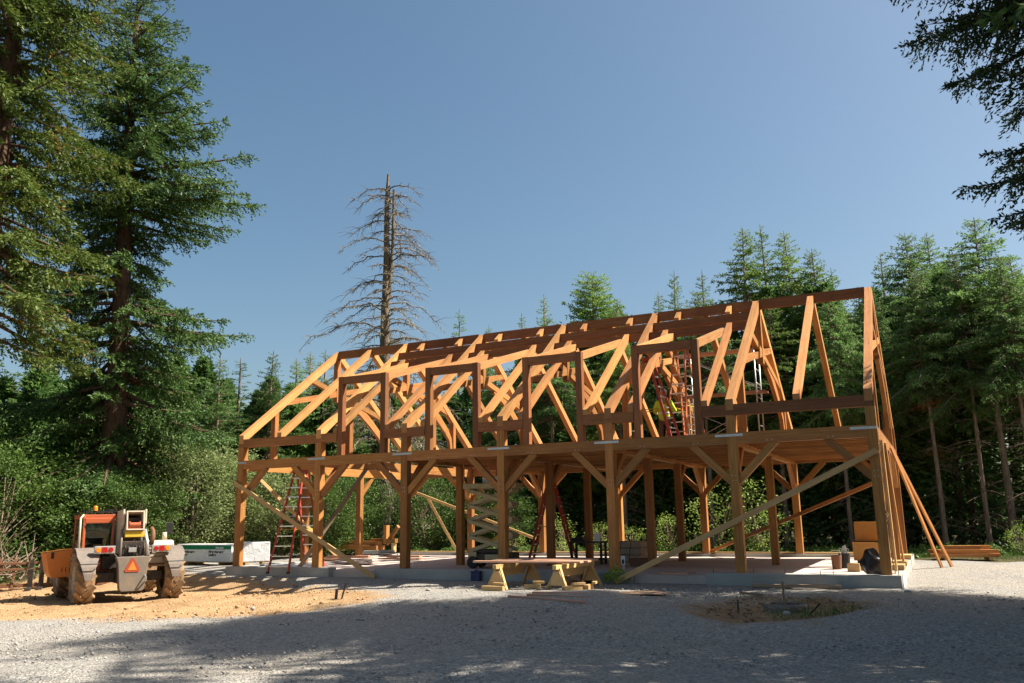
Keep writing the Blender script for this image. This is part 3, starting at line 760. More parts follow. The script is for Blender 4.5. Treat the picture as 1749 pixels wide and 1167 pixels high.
# --- trees just outside the frame at the right: one hangs its boughs into the picture
def near_profile(z, az, L):
    if math.cos(az-math.pi+0.5) > 0.55:
        return float(np.interp(z, [6, 7.0, 8.0, 8.8, 9.9, 10.3, 10.8, 11.2, 12, 13.5, 16, 21], [2.4, 2.8, 3.7, 4.4, 3.9, 1.2, 1.4, 4.3, 4.3, 4.2, 3.6, 0.5]))
    return min(L, 3.2)
nearp = conifer(51, 21.0, 4.8, 330, 0.34, 13.0, 0.115, 0.045, M['needle_dark'], M['bark'], droop=0.22, upturn=0.22, trunk_r=0.4, irregular=0.2, shape=0.45, twig=0.36, hang=0.42, gaps=0.02, pfn=near_profile)
place_tree('fir_tree', nearp, (23.6, -0.8, G(23.6, -0.8)), rad(0), 1.0, 'near dark fir whose boughs hang in at the upper right', 'fir tree')
shade_fir = conifer(57, 25.0, 5.4, 210, 0.16, 7.0, 0.20, 0.085, M['needle_old'], M['bark'], droop=0.4, upturn=0.28, trunk_r=0.45, irregular=0.25, shape=0.5, twig=0.30, hang=0.4, gaps=0.08)  # unseen conifer, crown made broad to throw shade over the foreground
place_tree('fir_tree', shade_fir, (25.9, -6.9, -0.4), rad(80), 1.0, 'unseen fir outside the picture at the right, beside the camera, shaped to shade the foreground', 'fir tree')
place_tree('fir_tree', rust, (27.5, -13.5, -0.4), rad(210), 0.78, 'fir standing outside the picture at the right, behind the camera', 'fir tree')
place_tree('fir_tree', shade_fir, (29.0, -10.2, -0.4), rad(200), 1.05, 'second row fir added outside the picture at the right to shade the foreground', 'fir tree')
place_tree('fir_tree', big, (30.5, 0.5, -0.4), rad(300), 0.85, 'second row fir standing outside the picture at the right', 'fir tree')

# --- round leafy tree behind the ridge
def leafy(seed, H, R, mat, leaf, ncl, nl, barkm, base=0.25, flat=1.0, stems=1, cr=0.5, spread=0.4):
    """broadleaf crown: clumps of leaves on an uneven, gappy volume, on forking stems"""
    g = np.random.default_rng(seed); Ps, Ds, curves, radii = [], [], [], []
    cz = H*(base+(1-base)*0.5); hz = H*(1-base)*0.5
    for st_ in range(stems):
        a = g.uniform(0, 6.28); o = np.array([np.cos(a), np.sin(a), 0])*R*spread*(0 if stems == 1 else g.uniform(0.3, 1))
        s = np.linspace(0, 1, 6); C = np.stack([o[0]*s+0.1*np.sin(s*4+st_), o[1]*s+0.1*np.cos(s*3+st_), -0.2+s*(H*0.8+0.2)], 1)
        curves.append(C); radii.append(H*0.012*(1.15-s)+0.008)
    for i in range(ncl):
        v = g.normal(size=3); v /= np.linalg.norm(v); rr = g.uniform(0.35, 1)**0.5
        lob = 1+0.22*np.sin(v[0]*5+seed)+0.16*np.sin(v[1]*6+v[2]*5+seed*2)
        wz = 1.0 if v[2] < 0 else 1.0
        c = np.array([v[0]*R*rr*lob, v[1]*R*rr*lob, cz+v[2]*hz*rr*wz*(0.9+0.1*lob)])
        c[2] = max(c[2], 0.1+H*base*0.2)
        st_ = curves[i % stems]; j = int(np.clip(c[2]/H*5*0.7, 0, 4))
        if i % 3 == 0: 
            a = st_[j]; curves.append(np.stack([a, (a+c)/2+[0, 0, 0.1*R*flat], c])); radii.append(np.array([0.02, 0.012, 0.005])*max(1, H/6))
        k = int(nl*g.uniform(0.5, 1.4)); P = c+g.normal(size=(k, 3))*cr*np.array([1, 1, 0.65])*g.uniform(0.6, 1.2)
        D = g.normal(size=(k, 3)); D[:, 2] *= 0.6; D += v*0.5; D /= np.linalg.norm(D, axis=1, keepdims=True)
        Ps.append(P); Ds.append(D)
    P = np.concatenate(Ps); D = np.concatenate(Ds); ok = P[:, 2] > 0.0; P, D = P[ok], D[ok]
    crown = np_mesh('crown', rhombs(P, D, leaf, leaf*0.6, g, 0.8), quads(len(P)), mat)
    tv, tf = tubes_np(curves, radii, 5)
    return crown, np_mesh('trunk', tv, tf, barkm, smooth=True)
place_tree('round_tree', conifer(61, 15.0, 2.6, 330, 0.2, 11.0, 0.16, 0.07, M['needle_lime'], M['bark_grey'], shape=0.62, irregular=0.2, twig=0.34, upturn=0.25, droop=0.1, hang=0.1, topmul=2.2), (2.1, 24.0, -0.3), 0, 1.0, 'dense round topped light green tree rising behind the middle of the ridge', 'tree')

# --- shrubs along the clearing
will = [leafy(71+i, 4.2, 2.0, M['willow'], 0.105, 230, 75, M['bark_grey'], base=0.02, stems=6, cr=0.26) for i in range(2)]
grn = [leafy(81+i, 4.0, 2.1, M['bushgreen'], 0.11, 230, 70, M['bark_grey'], base=0.02, stems=5, cr=0.28) for i in range(2)]
mpl = [leafy(91+i, 2.6, 1.15, M['maple'], 0.11, 46, 26, M['bark_grey'], base=0.10, stems=5, cr=0.26, spread=0.7) for i in range(2)]
SH = [
    (grn[1], (-7.3, 2.2), 0.80, 'dark green bush right behind the telehandler'),
    (will[1], (-7.9, 5.6), 1.05, 'grey green willow bush above the wrapped lumber'),
    (will[0], (-8.0, 7.4), 1.05, 'grey green willow bush just left of the leftmost post'),
    (will[1], (-6.4, 9.0), 0.95, 'pale willow bush seen behind the first bay'),
    (grn[0], (-4.9, 9.9), 0.80, 'green bush behind the ladder in the first bay'),
    (grn[1], (-5.3, 11.8), 0.95, 'green bush behind the second bay left of the dead trunk'),
    (grn[0], (-2.2, 13.6), 0.85, 'dark green bush right of the dead trunk base'),
    (grn[1], (0.8, 15.2), 0.70, 'dark green bush behind the scissor lift'),
    (grn[0], (-9.6, -1.2), 1.0, 'green bush left of the telehandler cab'),
    (grn[1], (-10.4, -4.2), 1.1, 'green bush at the left edge above the fork carriage'),
    (grn[0], (-12.8, -8.2), 1.15, 'green bush beyond the left edge of the dirt'),
    (will[0], (-10.4, 5.6), 1.25, 'taller willow bush in the second row at the left'),
    (grn[1], (-13.0, 0.6), 1.35, 'tall green bush in the second row behind the telehandler'),
    (mpl[0], (10.7, 13.1), 0.95, 'bright sunlit maple sapling behind the fifth bay'),
    (mpl[1], (11.7, 14.2), 1.15, 'larger bright sunlit maple bush behind the sixth post'),
    (mpl[0], (12.6, 12.6), 0.70, 'small bright maple sapling behind the back wall'),
    (mpl[1], (9.1, 12.8), 0.62, 'low bright sapling left of the sunlit maples'),
    (mpl[0], (5.0, 12.0), 0.60, 'low bright sapling behind the dark work table'),
    (mpl[1], (6.4, 12.9), 0.52, 'low bright sapling behind the stacked blocks'),
    (mpl[0], (3.2, 11.3), 0.46, 'low bright sapling left of the red stepladder feet'),
    (mpl[1], (7.7, 12.4), 0.45, 'small bright sapling right of the stacked blocks'),
    (mpl[0], (20.6, 14.4), 0.42, 'low leafy plant at the right edge by the gravel'),
    (mpl[1], (21.7, 13.2), 0.50, 'leafy weed clump at the very right edge'),
]
for i, (ms, (x, y), s, lb) in enumerate(SH):
    place_tree('bush', ms, (x, y, G(x, y)-0.05), i*1.3, s, lb, 'bush')

# --- the wood behind, one dark mass, and its undergrowth
def wood():
    g = np.random.default_rng(5); Ps, Ds, cv, rd = [], [], [], []
    spots = []
    for row, (d0, n) in enumerate([(0, 44), (5, 44), (11, 40)]):
        for i in range(n):
            t = (i+g.uniform(-0.4, 0.4))/n
            if t < 0.45:   # left flank to the back
                u = t/0.45; x = -24+u*16-d0*0.7; y = -12+u*36+d0*0.4
                h = g.uniform(8.0, 9.6)
            else:
                u = (t-0.45)/0.55; x = -8+u*42; y = 24.5+d0+g.uniform(-1, 1)-u*4
                h = (9.5 if x < 3 else 11.5)+g.uniform(-1, 1)
            spots.append((x, y, h, row))
    for x, y, h, row in spots:
        k = 5200 if row < 2 else 3000
        t = g.uniform(0, 1, k)**0.8; lowc = 0.04
        z = h*(lowc+(1-lowc)*t); R = (1-t)**0.6*g.uniform(1.9, 2.5)
        a = g.uniform(0, 6.28, k); lay = 0.75+0.25*np.sin(z*4.5+a*2+x)
        r = R*g.uniform(0.2, 1, k)**0.5*lay
        P = np.stack([x+r*np.cos(a), y+r*np.sin(a), z-0.3-0.12*r], 1)
        D = np.stack([np.cos(a), np.sin(a), -0.15+0.9*(t-0.3)], 1)+g.normal(size=(k, 3))*0.35
        D /= np.linalg.norm(D, axis=1, keepdims=True); Ps.append(P); Ds.append(D)
        cv.append(np.array([[x, y, -0.5], [x+0.1, y, h*0.5], [x, y, h]])); rd.append(np.array([0.16, 0.10, 0.02]))
    P = np.concatenate(Ps); D = np.concatenate(Ds)
    o = bpy.data.objects.new('distant_wood', np_mesh('distant_wood', rhombs(P, D, 0.36, 0.13, g), quads(len(P)), M['needle_wood']))
    COL.objects.link(o); tag(o, 'dark dense wood closing off the clearing behind the single trees', 'wood', kind='stuff')
    tv, tf = tubes_np(cv, rd, 5)
    o.data.materials.append(M['bark'])
    o2 = bpy.data.objects.new('distant_trunks', np_mesh('distant_trunks', tv, tf, M['bark'], True)); COL.objects.link(o2)
    tag(o2, 'shadowed trunks inside the dark wood', 'tree trunks', kind='stuff')
wood()
def undergrowth():
    g = np.random.default_rng(9); n = 22000
    u = g.uniform(0, 1, n)
    x = -5+u*29; y = 11.3+g.exponential(1.6, n)+np.abs(np.sin(x*0.9))*0.7+np.where(x > 17, (x-17)*0.55, 0)
    keep = y < 24; x, y = x[keep], y[keep]
    hgt = (0.08+0.28*np.abs(np.sin(x*1.7+y*0.9))**2)*np.clip((y-10.9)/1.3, 0.25, 1)
    P = np.stack([x, y, -0.3+g.uniform(0, 1, len(x))*hgt], 1)
    D = g.normal(size=(len(x), 3)); D[:, 2] = np.abs(D[:, 2])*0.8+0.2; D /= np.linalg.norm(D, axis=1, keepdims=True)
    o = bpy.data.objects.new('undergrowth', np_mesh('undergrowth', rhombs(P, D, 0.15, 0.075, g), quads(len(P)), M['bushgreen']))
    COL.objects.link(o); tag(o, 'low tangled undergrowth along the foot of the wood', 'undergrowth', kind='stuff')
    n = 26000; x = -16+g.uniform(0, 1, n)*11; y = -9+g.uniform(0, 1, n)*20
    keep = (x < -7.0-0.12*y+np.sin(y)*0.4); x, y = x[keep], y[keep]
    P = np.stack([x, y, gz(x, y)+g.uniform(0, 0.45, len(x))*np.clip((-6.6-x)/2, 0.15, 1)], 1)
    D = g.normal(size=(len(x), 3)); D[:, 2] = np.abs(D[:, 2])*0.8+0.3; D /= np.linalg.norm(D, axis=1, keepdims=True)
    o = bpy.data.objects.new('undergrowth', np_mesh('undergrowth', rhombs(P, D, 0.15, 0.07, g), quads(len(P)), M['bushgreen']))
    COL.objects.link(o); tag(o, 'weeds and low brush under the trees at the left', 'undergrowth', kind='stuff')
    # grass tufts round the manhole and at the foot of the wood at the right
    cs = [(16.4, -4.35, .40, 150), (16.1, -4.7, .3, 110), (16.6, -4.2, .3, 80), (15.2, -2.9, .4, 60), (16.4, -3.0, .35, 60), (14.9, -2.3, .3, 30), (16.9, -3.7, .3, 40), (9.3, -12.75, .12, 40), (20.6, 13.4, 1.6, 1300), (19.6, 14.6, 1.2, 500), (21.6, 12.0, 1.0, 500)]
    P = np.concatenate([np.stack([cx+g.normal(size=k)*s_, cy+g.normal(size=k)*s_*0.7, np.zeros(k)], 1) for cx, cy, s_, k in cs])
    P[:, 2] = gz(P[:, 0], P[:, 1])-0.06
    D = g.normal(size=P.shape)*0.45; D[:, 2] = 1; D /= np.linalg.norm(D, axis=1, keepdims=True)
    V = rhombs(P, D, np.where(P[:, 0:1] > 18, 0.22, 0.11), 0.014, g, 0)
    o = bpy.data.objects.new('grass', np_mesh('grass', V, quads(len(P)), M['grass'])); COL.objects.link(o)
    tag(o, 'scattered grass tufts round the manhole and at the edge of the gravel', 'grass', kind='stuff')
undergrowth()

# --- the dead tree with two tops
def snag():
    g = np.random.default_rng(15); H = 19.3; x0, y0 = -5.72, 15.46
    root = thing('dead_tree', 'tall bare dead tree with twin broken tops and drooping mossy limbs', 'dead tree', (x0, y0, G(x0, y0)-0.1))
    z = np.linspace(0, H, 14)
    main = np.stack([-0.06*np.sin(z/H*3)-0.06*(z/H)**2, 0.05*np.sin(z), z], 1)
    rm = 0.33*(1-z/H)**0.7+0.045; rm[0] = 0.58
    z2 = np.linspace(12.6, H-0.9, 9); second = np.stack([0.02+0.24*np.minimum(1, (z2-12.6)/3.0), 0.08*np.ones(9), z2], 1); r2 = 0.07*(1-(z2-12.6)/(H-12.6))+0.045
    tv, tf = tubes_np([main, second], [rm, r2], 14)
    tv = tv+g.normal(size=tv.shape)*0.012
    o = bpy.data.objects.new('trunk', np_mesh('trunk', tv, tf, M['bark_dead'], True)); COL.objects.link(o); o.parent = root
    cv, rd, PL, DL = [], [], [], []
    nb = 125
    for i in range(nb):
        zb = 5.0+(H-5.6)*(i+g.uniform(0, 1))/nb; az = (i*2.4+g.normal()*0.4) % 6.28
        prof = 1.0-0.35*(zb/H)**2
        L = g.uniform(1.5, 4.3)*prof*(1.2 if zb < 12 else 1.0)
        if g.uniform() < 0.25: L *= 0.35
        s = np.linspace(0, 1, 8); dh = np.array([np.cos(az), np.sin(az), 0]); sd = np.array([-np.sin(az), np.cos(az), 0])
        C = np.array([0.05 if zb > 9 else 0, 0, zb])+dh*(s*L)[:, None]+sd*(g.normal()*0.2*s**2)[:, None]
        C[:, 2] += L*(0.30*s-0.62*s**2.2)+g.normal()*0.05*L*s
        C[1:] += g.normal(size=(7, 3))*0.02*L
        cv.append(C); rd.append((0.036*(1-s)**0.9+0.008)*(0.7+0.3*L/3))
        for q in range(int(4+L*3)):
            j = g.integers(2, 7); l = g.uniform(0.25, 0.9)*(0.5+L/4); sg = g.choice([-1, 1])
            d = dh*0.7+sd*sg*0.7+np.array([0, 0, g.normal()*0.25-0.15]); d /= np.linalg.norm(d)
            tw = np.stack([C[j], C[j]+d*l*0.5+[0, 0, 0.03*l], C[j]+d*l+[0, 0, -0.16*l]])
            cv.append(tw); rd.append(np.array([0.014, 0.010, 0.005]))
        moss = (0.9 if zb < 12 else 0.4)
        k = int(L*42*moss)
        jj = g.uniform(1.2, 7, k); a = jj.astype(int).clip(0, 6); fr = (jj-a)[:, None]
        P = C[a]*(1-fr)+C[(a+1).clip(0, 7)]*fr+g.normal(size=(k, 3))*np.array([0.05, 0.05, 0.035])
        D = g.normal(size=(k, 3))*0.4; D[:, 2] -= 0.8; D /= np.linalg.norm(D, axis=1, keepdims=True)
        PL.append(P); DL.append(D)
    # thick hanging lichen on the lower limbs
    for i in range(16):
        az = g.uniform(-1.3, 1.2); zb = g.uniform(3.2, 7.5); L = g.uniform(2.0, 4.2); s = np.linspace(0, 1, 8)
        dh = np.array([np.cos(az), np.sin(az), 0]); C = np.array([0, 0, zb])+dh*(s*L)[:, None]; C[:, 2] += L*(0.2*s-0.75*s**2)
        cv.append(C); rd.append(0.045*(1-s)+0.01)
        k = 520; jj = g.uniform(1.5, 7, k); a = jj.astype(int).clip(0, 6); fr = (jj-a)[:, None]
        P = C[a]*(1-fr)+C[(a+1).clip(0, 7)]*fr+g.normal(size=(k, 3))*[0.22, 0.22, 0.1]; P[:, 2] -= g.exponential(0.25, k)
        D = g.normal(size=(k, 3))*0.35; D[:, 2] -= 1; D /= np.linalg.norm(D, axis=1, keepdims=True); PL.append(P); DL.append(D)
    tv, tf = tubes_np(cv, rd, 5)
    o = bpy.data.objects.new('limbs', np_mesh('limbs', tv, tf, M['bark_dead'], True)); COL.objects.link(o); o.parent = root
    P = np.concatenate(PL); D = np.concatenate(DL)
    o = bpy.data.objects.new('lichen', np_mesh('lichen', rhombs(P, D, 0.15, 0.03, g), quads(len(P)), M['lichen'])); COL.objects.link(o); o.parent = root
    # patches of lichen on the trunk
snag()

# ------------------------------------------------------------------ telehandler
M['cream'] = plain('cream_paint', (0.50, 0.43, 0.32), 0.5, 0, 0.4, (0.25, 0.19, 0.12))
M['greypaint'] = plain('dusty_grey_paint', (0.16, 0.135, 0.11), 0.65, 0, 0.7, (0.27, 0.185, 0.10))
M['orangepaint'] = plain('orange_paint', (0.74, 0.21, 0.03), 0.4, 0, 0.2, (0.35, 0.16, 0.06))
M['redpaint'] = plain('faded_red_paint', (0.42, 0.09, 0.03), 0.45, 0, 0.3)
M['tyre'] = plain('muddy_tyre', (0.30, 0.185, 0.095), 0.9, 0, 0.8, (0.07, 0.05, 0.035), 5, 0.2)
M['fender'] = plain('dusty_fender_plastic', (0.15, 0.125, 0.105), 0.7, 0, 0.6, (0.27, 0.20, 0.14))
M['darkmetal'] = plain('dark_greasy_metal', (0.035, 0.03, 0.027), 0.5, 0.4, 0.6)
M['rust'] = plain('rusty_steel', (0.20, 0.09, 0.045), 0.8, 0.2, 0.6)
M['yellow'] = plain('yellow_paint', (0.55, 0.38, 0.03), 0.5)
M['refl_red'] = plain('red_lens', (0.34, 0.012, 0.01), 0.25, 0, 0.05, bmp=0)
M['refl_amber'] = plain('amber_lens', (0.75, 0.22, 0.01), 0.2, 0, 0.05, bmp=0)
M['smv'] = plain('orange_triangle', (0.58, 0.20, 0.04), 0.4, 0, 0.15, bmp=0)
M['smv_red'] = plain('red_triangle_border', (0.36, 0.06, 0.025), 0.4, 0, 0.2, bmp=0)
M['cloth'] = plain('brown_trouser_cloth', (0.16, 0.08, 0.045), 0.9)
mg, ng, bgl = newmat('window_glass')
bgl.inputs['Base Color'].default_value = (0.75, 0.85, 0.80, 1); bgl.inputs['Roughness'].default_value = 0.04
bgl.inputs['Transmission Weight'].default_value = 1.0; bgl.inputs['IOR'].default_value = 1.45
tb = N(ng, 'ShaderNodeBsdfTransparent'); gl = N(ng, 'ShaderNodeBsdfGlossy'); gl.inputs['Roughness'].default_value = 0.03
tb.inputs[0].default_value = (0.62, 0.72, 0.66, 1)
fr_ = N(ng, 'ShaderNodeFresnel'); fr_.inputs[0].default_value = 1.6
mxs = N(ng, 'ShaderNodeMixShader'); ng.links.new(fr_.outputs[0], mxs.inputs[0]); ng.links.new(tb.outputs[0], mxs.inputs[1]); ng.links.new(gl.outputs[0], mxs.inputs[2])
ng.links.new(mxs.outputs[0], ng.nodes['Material Output'].inputs['Surface'])
M['glass'] = mg

def wheel(parent, x, y, sgn, R=0.56, wd=0.42):
    """one wheel: empty-free part 'wheel' = tyre; rim as its child"""
    n = 28; c = (x, y, R)
    mb = MB()
    h = wd/2
    mb.lathe([(R*0.55, -h*0.8), (R*0.72, -h), (R*0.90, -h*0.97), (R*0.955, -h*0.75), (R*0.965, 0), (R*0.955, h*0.75), (R*0.90, h*0.97), (R*0.72, h), (R*0.55, h*0.8)], c, 32, 0, 'y')
    for k in range(n//2):                                         # chevron lugs
        for s in (-1, 1):
            a0 = 2*math.pi*(k+(0.5 if s > 0 else 0))/(n/2)
            for j, (u0, u1) in enumerate(((0.02, 0.52), (0.48, 1.0))):
                pts = []
                for u, da in ((u0, 0.0), (u1, 0.0)):
                    a = a0+u*0.42
                    pts.append(Vector((x+math.sin(a)*R*0.985, y+s*h*u, R+math.cos(a)*R*0.985)))
                am = a0+(u0+u1)/2*0.42
                mb.beam(pts[0], pts[1], 0.075, 0.075, 0, (math.sin(am), 0, math.cos(am)))
    t = mb.build('wheel', M['tyre'], parent)
    r = MB().lathe([(0.05, h*0.55), (0.12, h*0.6), (0.14, h*0.35), (R*0.45, h*0.25), (R*0.52, h*0.75), (R*0.58, h*0.83), (R*0.58, h*0.7)], (x, y, R), 24, 0, 'y')
    if sgn < 0: r.v = [(v[0], 2*y-v[1], v[2]) for v in r.v]
    r.build('rim', M['cream'], t, smooth=False)
    return t

def telehandler():
    rzv = rad(151)
    # the left rear wheel stands at (0.40,-5.15)
    lx, ly = 0.33, -5.28; yl = 0.97
    left = Vector((-math.sin(rzv), math.cos(rzv)))
    org = Vector((lx, ly))-left*yl
    zg = -0.56
    t = thing('telehandler', 'dusty orange and cream telehandler seen from behind, parked on the orange dirt', 'telehandler', (org.x, org.y, zg), rzv)
    for x in (0.0, 2.75):
        for s in (-1, 1):
            wheel(t, x, s*yl, s)
    # fenders over the rear wheels
    for s in (-1, 1):
        mb = MB(); R = 0.66; n = 12
        a0, a1 = rad(-92), rad(58)
        y0, y1 = s*0.94-0.24, s*0.94+0.24
        for k in range(n):
            t0 = a0+(a1-a0)*k/n; t1 = a0+(a1-a0)*(k+1)/n
            def q(a, r, y): return (math.sin(a)*r, y, 0.58+math.cos(a)*r)
            w0 = 1.0 if k > 3 else (0.30+0.17*k); w1 = 1.0 if k+1 > 3 else (0.30+0.17*(k+1))
            ym = s*0.94; b = len(mb.v)
            for (a, ww) in ((t0, w0), (t1, w1)):
                for r in (R, R+0.03):
                    for yy in (-0.24*ww, 0.24*ww): mb.v.append(q(a, r, ym+yy))
            for f in ((0, 1, 5, 4), (2, 3, 7, 6), (0, 2, 6, 4), (1, 3, 7, 5)): mb.face([b+i for i in f])
            if k == 0: mb.face([b, b+1, b+3, b+2])
            if k == n-1: mb.face([b+4, b+5, b+7, b+6])
        f = mb.build('fender', M['fender'], t, 0.006)
        hb = MB(); hb.tube([(-0.70, s*0.94-0.2, 0.92), (-0.74, s*0.94-0.19, 0.92), (-0.74, s*0.94+0.19, 0.92), (-0.70, s*0.94+0.22, 0.90)], 0.014, 6)
        hb.build('grab_bar', M['black'], f)
    # chassis
    MB().box((1.4, 0, 0.62), (3.6, 0.62, 0.34)).box((0, 0, 0.58), (0.28, 1.5, 0.22)).box((2.75, 0, 0.58), (0.28, 1.5, 0.22)).box((1.3, 0.1, 0.9), (2.2, 0.9, 0.3)).build('chassis', M['darkmetal'], t, 0.01)
    # rear plate / counterweight with the triangle
    pl = MB().prism([(-0.38, 1.05), (0.38, 1.05), (0.33, 0.90), (0.27, 0.32), (0.22, 0.27), (-0.22, 0.27), (-0.27, 0.32), (-0.33, 0.90)], 'x', -0.62, -0.40).build('rear_plate', M['greypaint'], t, 0.012)
    def tri(c, sz, x): return [(c[0]-sz*0.55, c[1]-sz*0.38), (c[0]-sz*0.45, c[1]-sz*0.5), (c[0]+sz*0.45, c[1]-sz*0.5), (c[0]+sz*0.55, c[1]-sz*0.38), (c[0]+sz*0.09, c[1]+sz*0.5), (c[0]-sz*0.09, c[1]+sz*0.5)]
    sg = MB().prism(tri((0.02, 0.86), 0.31, 0), 'x', -0.632, -0.622)
    so_ = sg.build('warning_triangle', M['smv_red'], pl)
    sg2 = MB().prism([(0.02-0.10, 0.745), (0.02+0.10, 0.745), (0.02, 0.95)], 'x', -0.637, -0.633); sg2.build('triangle_panel', M['smv'], pl)
    hk = MB(); hk.tube([(-0.60, -0.26, 0.45), (-0.72, -0.27, 0.50), (-0.74, -0.27, 0.58), (-0.62, -0.26, 0.62)], 0.02, 6); hk.build('tow_hook', M['steel'], pl)
    # tail light boxes on arms
    for s in (-1, 1):
        yc = 0.62 if s > 0 else -0.62
        zc = 1.22
        lb = MB().box((-0.50, yc, zc), (0.10, 0.44, 0.17)).build('tail_light', M['steel'], t, 0.008)
        for k, (mt, wd) in enumerate((('refl_amber', 0.11), ('refl_red', 0.11), ('refl_red', 0.10))):
            yy = yc+s*(0.135-0.13*k)
            if k == 1: MB().box((-0.558, yy, zc), (0.014, wd, 0.12)).build('lens', M[mt], lb)
            else: MB().lathe([(0.0, -0.012), (0.05, -0.012), (0.056, 0.004)], (-0.555, yy, zc), 14, 0, 'x').build('lens', M[mt], lb)
    hz = MB()
    hz.tube([(-0.45, 0.42, 1.14), (-0.48, 0.34, 1.05), (-0.5, 0.1, 1.03), (-0.5, -0.1, 1.03), (-0.48, -0.34, 1.06), (-0.45, -0.42, 1.15)], 0.022, 6)
    for k in range(7):
        y = -0.24+0.08*k
        hz.tube([(-0.42, y, 1.05), (-0.40-0.05*(k % 3), y+0.02, 1.25), (-0.25, y*0.8, 1.42)], 0.014, 5)
    hz.build('hydraulic_hoses', M['black'], t)
    vb = MB().box((-0.3, 0.0, 1.22), (0.25, 0.5, 0.36)).box((-0.44, 0.02, 1.2), (0.1, 0.16, 0.12))
    vb.build('valve_block', M['darkmetal'], t, 0.01)
    MB().box((-0.50, 0.02, 1.20), (0.02, 0.17, 0.10)).build('plate_lamp', M['steel'], t, 0.004)
    # boom: hollow box sloping down to the front
    def bm(p0, p1, w_, h_, th, name, mat):
        p0 = Vector(p0); p1 = Vector(p1); d = (p1-p0).normalized(); up = Vector((0, 1, 0)).cross(d); up = -up if up.z < 0 else up
        m = MB()
        for s in (-1, 1):
            o = Vector((0, s*(w_/2-th/2), 0)); m.beam(p0+o, p1+o, th, h_)
            o = up*(s*(h_/2-th/2)); m.beam(p0+o, p1+o, w_-2*th-0.002, th)
        return m.build(name, M[mat], t, 0.004)
    B0, B1 = Vector((-0.42, -0.02, 1.88)), Vector((3.55, -0.02, 1.02))
    boom = bm(B0, B1, 0.40, 0.46, 0.03, 'boom', 'cream')
    d = (B1-B0).normalized()
    m = MB(); m.box((-0.12, -0.02, 1.80), (0.16, 0.30, 0.28)); m.build('boom_inner_block', M['darkmetal'], boom)
    m = MB(); m.box((-0.37, -0.02, 1.72), (0.05, 0.33, 0.07)); m.lathe([(0.0, -0.12), (0.05, -0.12), (0.05, 0.12), (0, 0.12)], (-0.38, -0.02, 1.78), 12, 0, 'y'); m.box((-0.36, 0.10, 1.80), (0.06, 0.03, 0.12)).box((-0.36, -0.13, 1.80), (0.06, 0.03, 0.12)); m.build('boom_roller', M['redpaint'], boom)
    # cheeks carrying the boom pivot
    for s in (-1, 1):
        y = -0.02+s*0.245
        m = MB().prism([(-0.30, 2.14), (0.40, 2.10), (0.9, 1.2), (0.1, 1.1), (-0.02, 1.55), (-0.34, 1.80)], 'y', y-0.02, y+0.02)
        m.build('boom_cheek', M['cream'], t, 0.006)
    m = MB().box((-0.36, -0.02, 1.56), (0.12, 0.42, 0.14)); m.build('boom_foot', M['yellow'], t, 0.008)
    for s, y in ((-1, -0.30), (1, 0.26)):
        m = MB().tube([(-0.52, y*1.1, 1.06), (-0.40, y, 1.40), (-0.28, y*0.9, 1.66)], 0.045 if s < 0 else 0.028, 8); m.build('lift_cylinder', M['steel' if s < 0 else 'greypaint'], t, smooth=True)
    m = MB().tube([(-0.30, -0.42, 1.30), (-0.34, -0.45, 1.50), (-0.28, -0.46, 1.62), (-0.18, -0.44, 1.70)], [0.06, 0.055, 0.045, 0.04], 10); m.build('exhaust_pipe', M['rust'], t, smooth=True)
    # inner boom, fork carriage, forks
    m = MB().beam(B1-d*0.3, B1+d*0.8, 0.24, 0.28); m.beam(B1+d*0.7, B1+d*0.75+Vector((0.25, 0, -0.45)), 0.2, 0.22); m.build('boom_extension', M['greypaint'], t, 0.01)
    xc = 4.7
    car = MB()
    for zz in (0.16, 0.62, 0.80): car.box((xc, 0.0, zz), (0.05, 1.7, 0.06))
    for y in (-0.82, -0.35, 0.35, 0.82): car.box((xc, y, 0.48), (0.06, 0.06, 0.70))
    car.box((xc-0.2, 0, 0.45), (0.35, 0.3, 0.5))
    car.build('fork_carriage', M['rust'], t, 0.005)
    for y in (-0.5, 0.5):
        MB().box((xc+0.05, y, 0.40), (0.05, 0.12, 0.72)).box((xc+0.65, y, 0.065), (1.2, 0.12, 0.045)).build('fork', M['darkmetal'], t, 0.004)
    # cab on the left
    cy0, cy1 = 0.30, 0.99; cx0, cx1 = 0.30, 1.75; zb, zt = 1.02, 2.00
    cab = MB()
    cab.box(((cx0+cx1)/2, (cy0+cy1)/2, zb-0.16), (cx1-cx0, cy1-cy0, 0.30))
    for (x, y, x2) in ((cx0, cy0+0.03, cx0+0.10), (cx0, cy1-0.03, cx0+0.10), (cx1, cy0+0.03, cx1-0.1), (cx1, cy1-0.03, cx1-0.1)):
        cab.beam((x, y, zb-0.05), (x2, y, zt), 0.06, 0.06)
    cab.box(((cx0+cx1)/2+0.02, (cy0+cy1)/2, zt-0.02), (cx1-cx0-0.1, cy1-cy0+0.04, 0.10))
    cab.box((cx0+0.08, (cy0+cy1)/2, zt-0.12), (0.07, cy1-cy0-0.07, 0.14))
    cb = cab.build('cab', M['redpaint'], t, 0.012)
    MB().box((cx0+0.065, (cy0+cy1)/2, 1.44), (0.012, cy1-cy0-0.12, 0.80), 0, Matrix.Rotation(rad(-6), 3, 'Y')).build('window', M['glass'], cb)
    MB().box(((cx0+cx1)/2, cy1-0.03, 1.44), (cx1-cx0-0.2, 0.012, 0.8)).build('window', M['glass'], cb)
    MB().box(((cx0+cx1)/2, cy0+0.03, 1.44), (cx1-cx0-0.2, 0.012, 0.8)).build('window', M['glass'], cb)
    MB().box((cx1-0.06, (cy0+cy1)/2, 1.44), (0.012, cy1-cy0-0.12, 0.8)).build('window', M['glass'], cb)
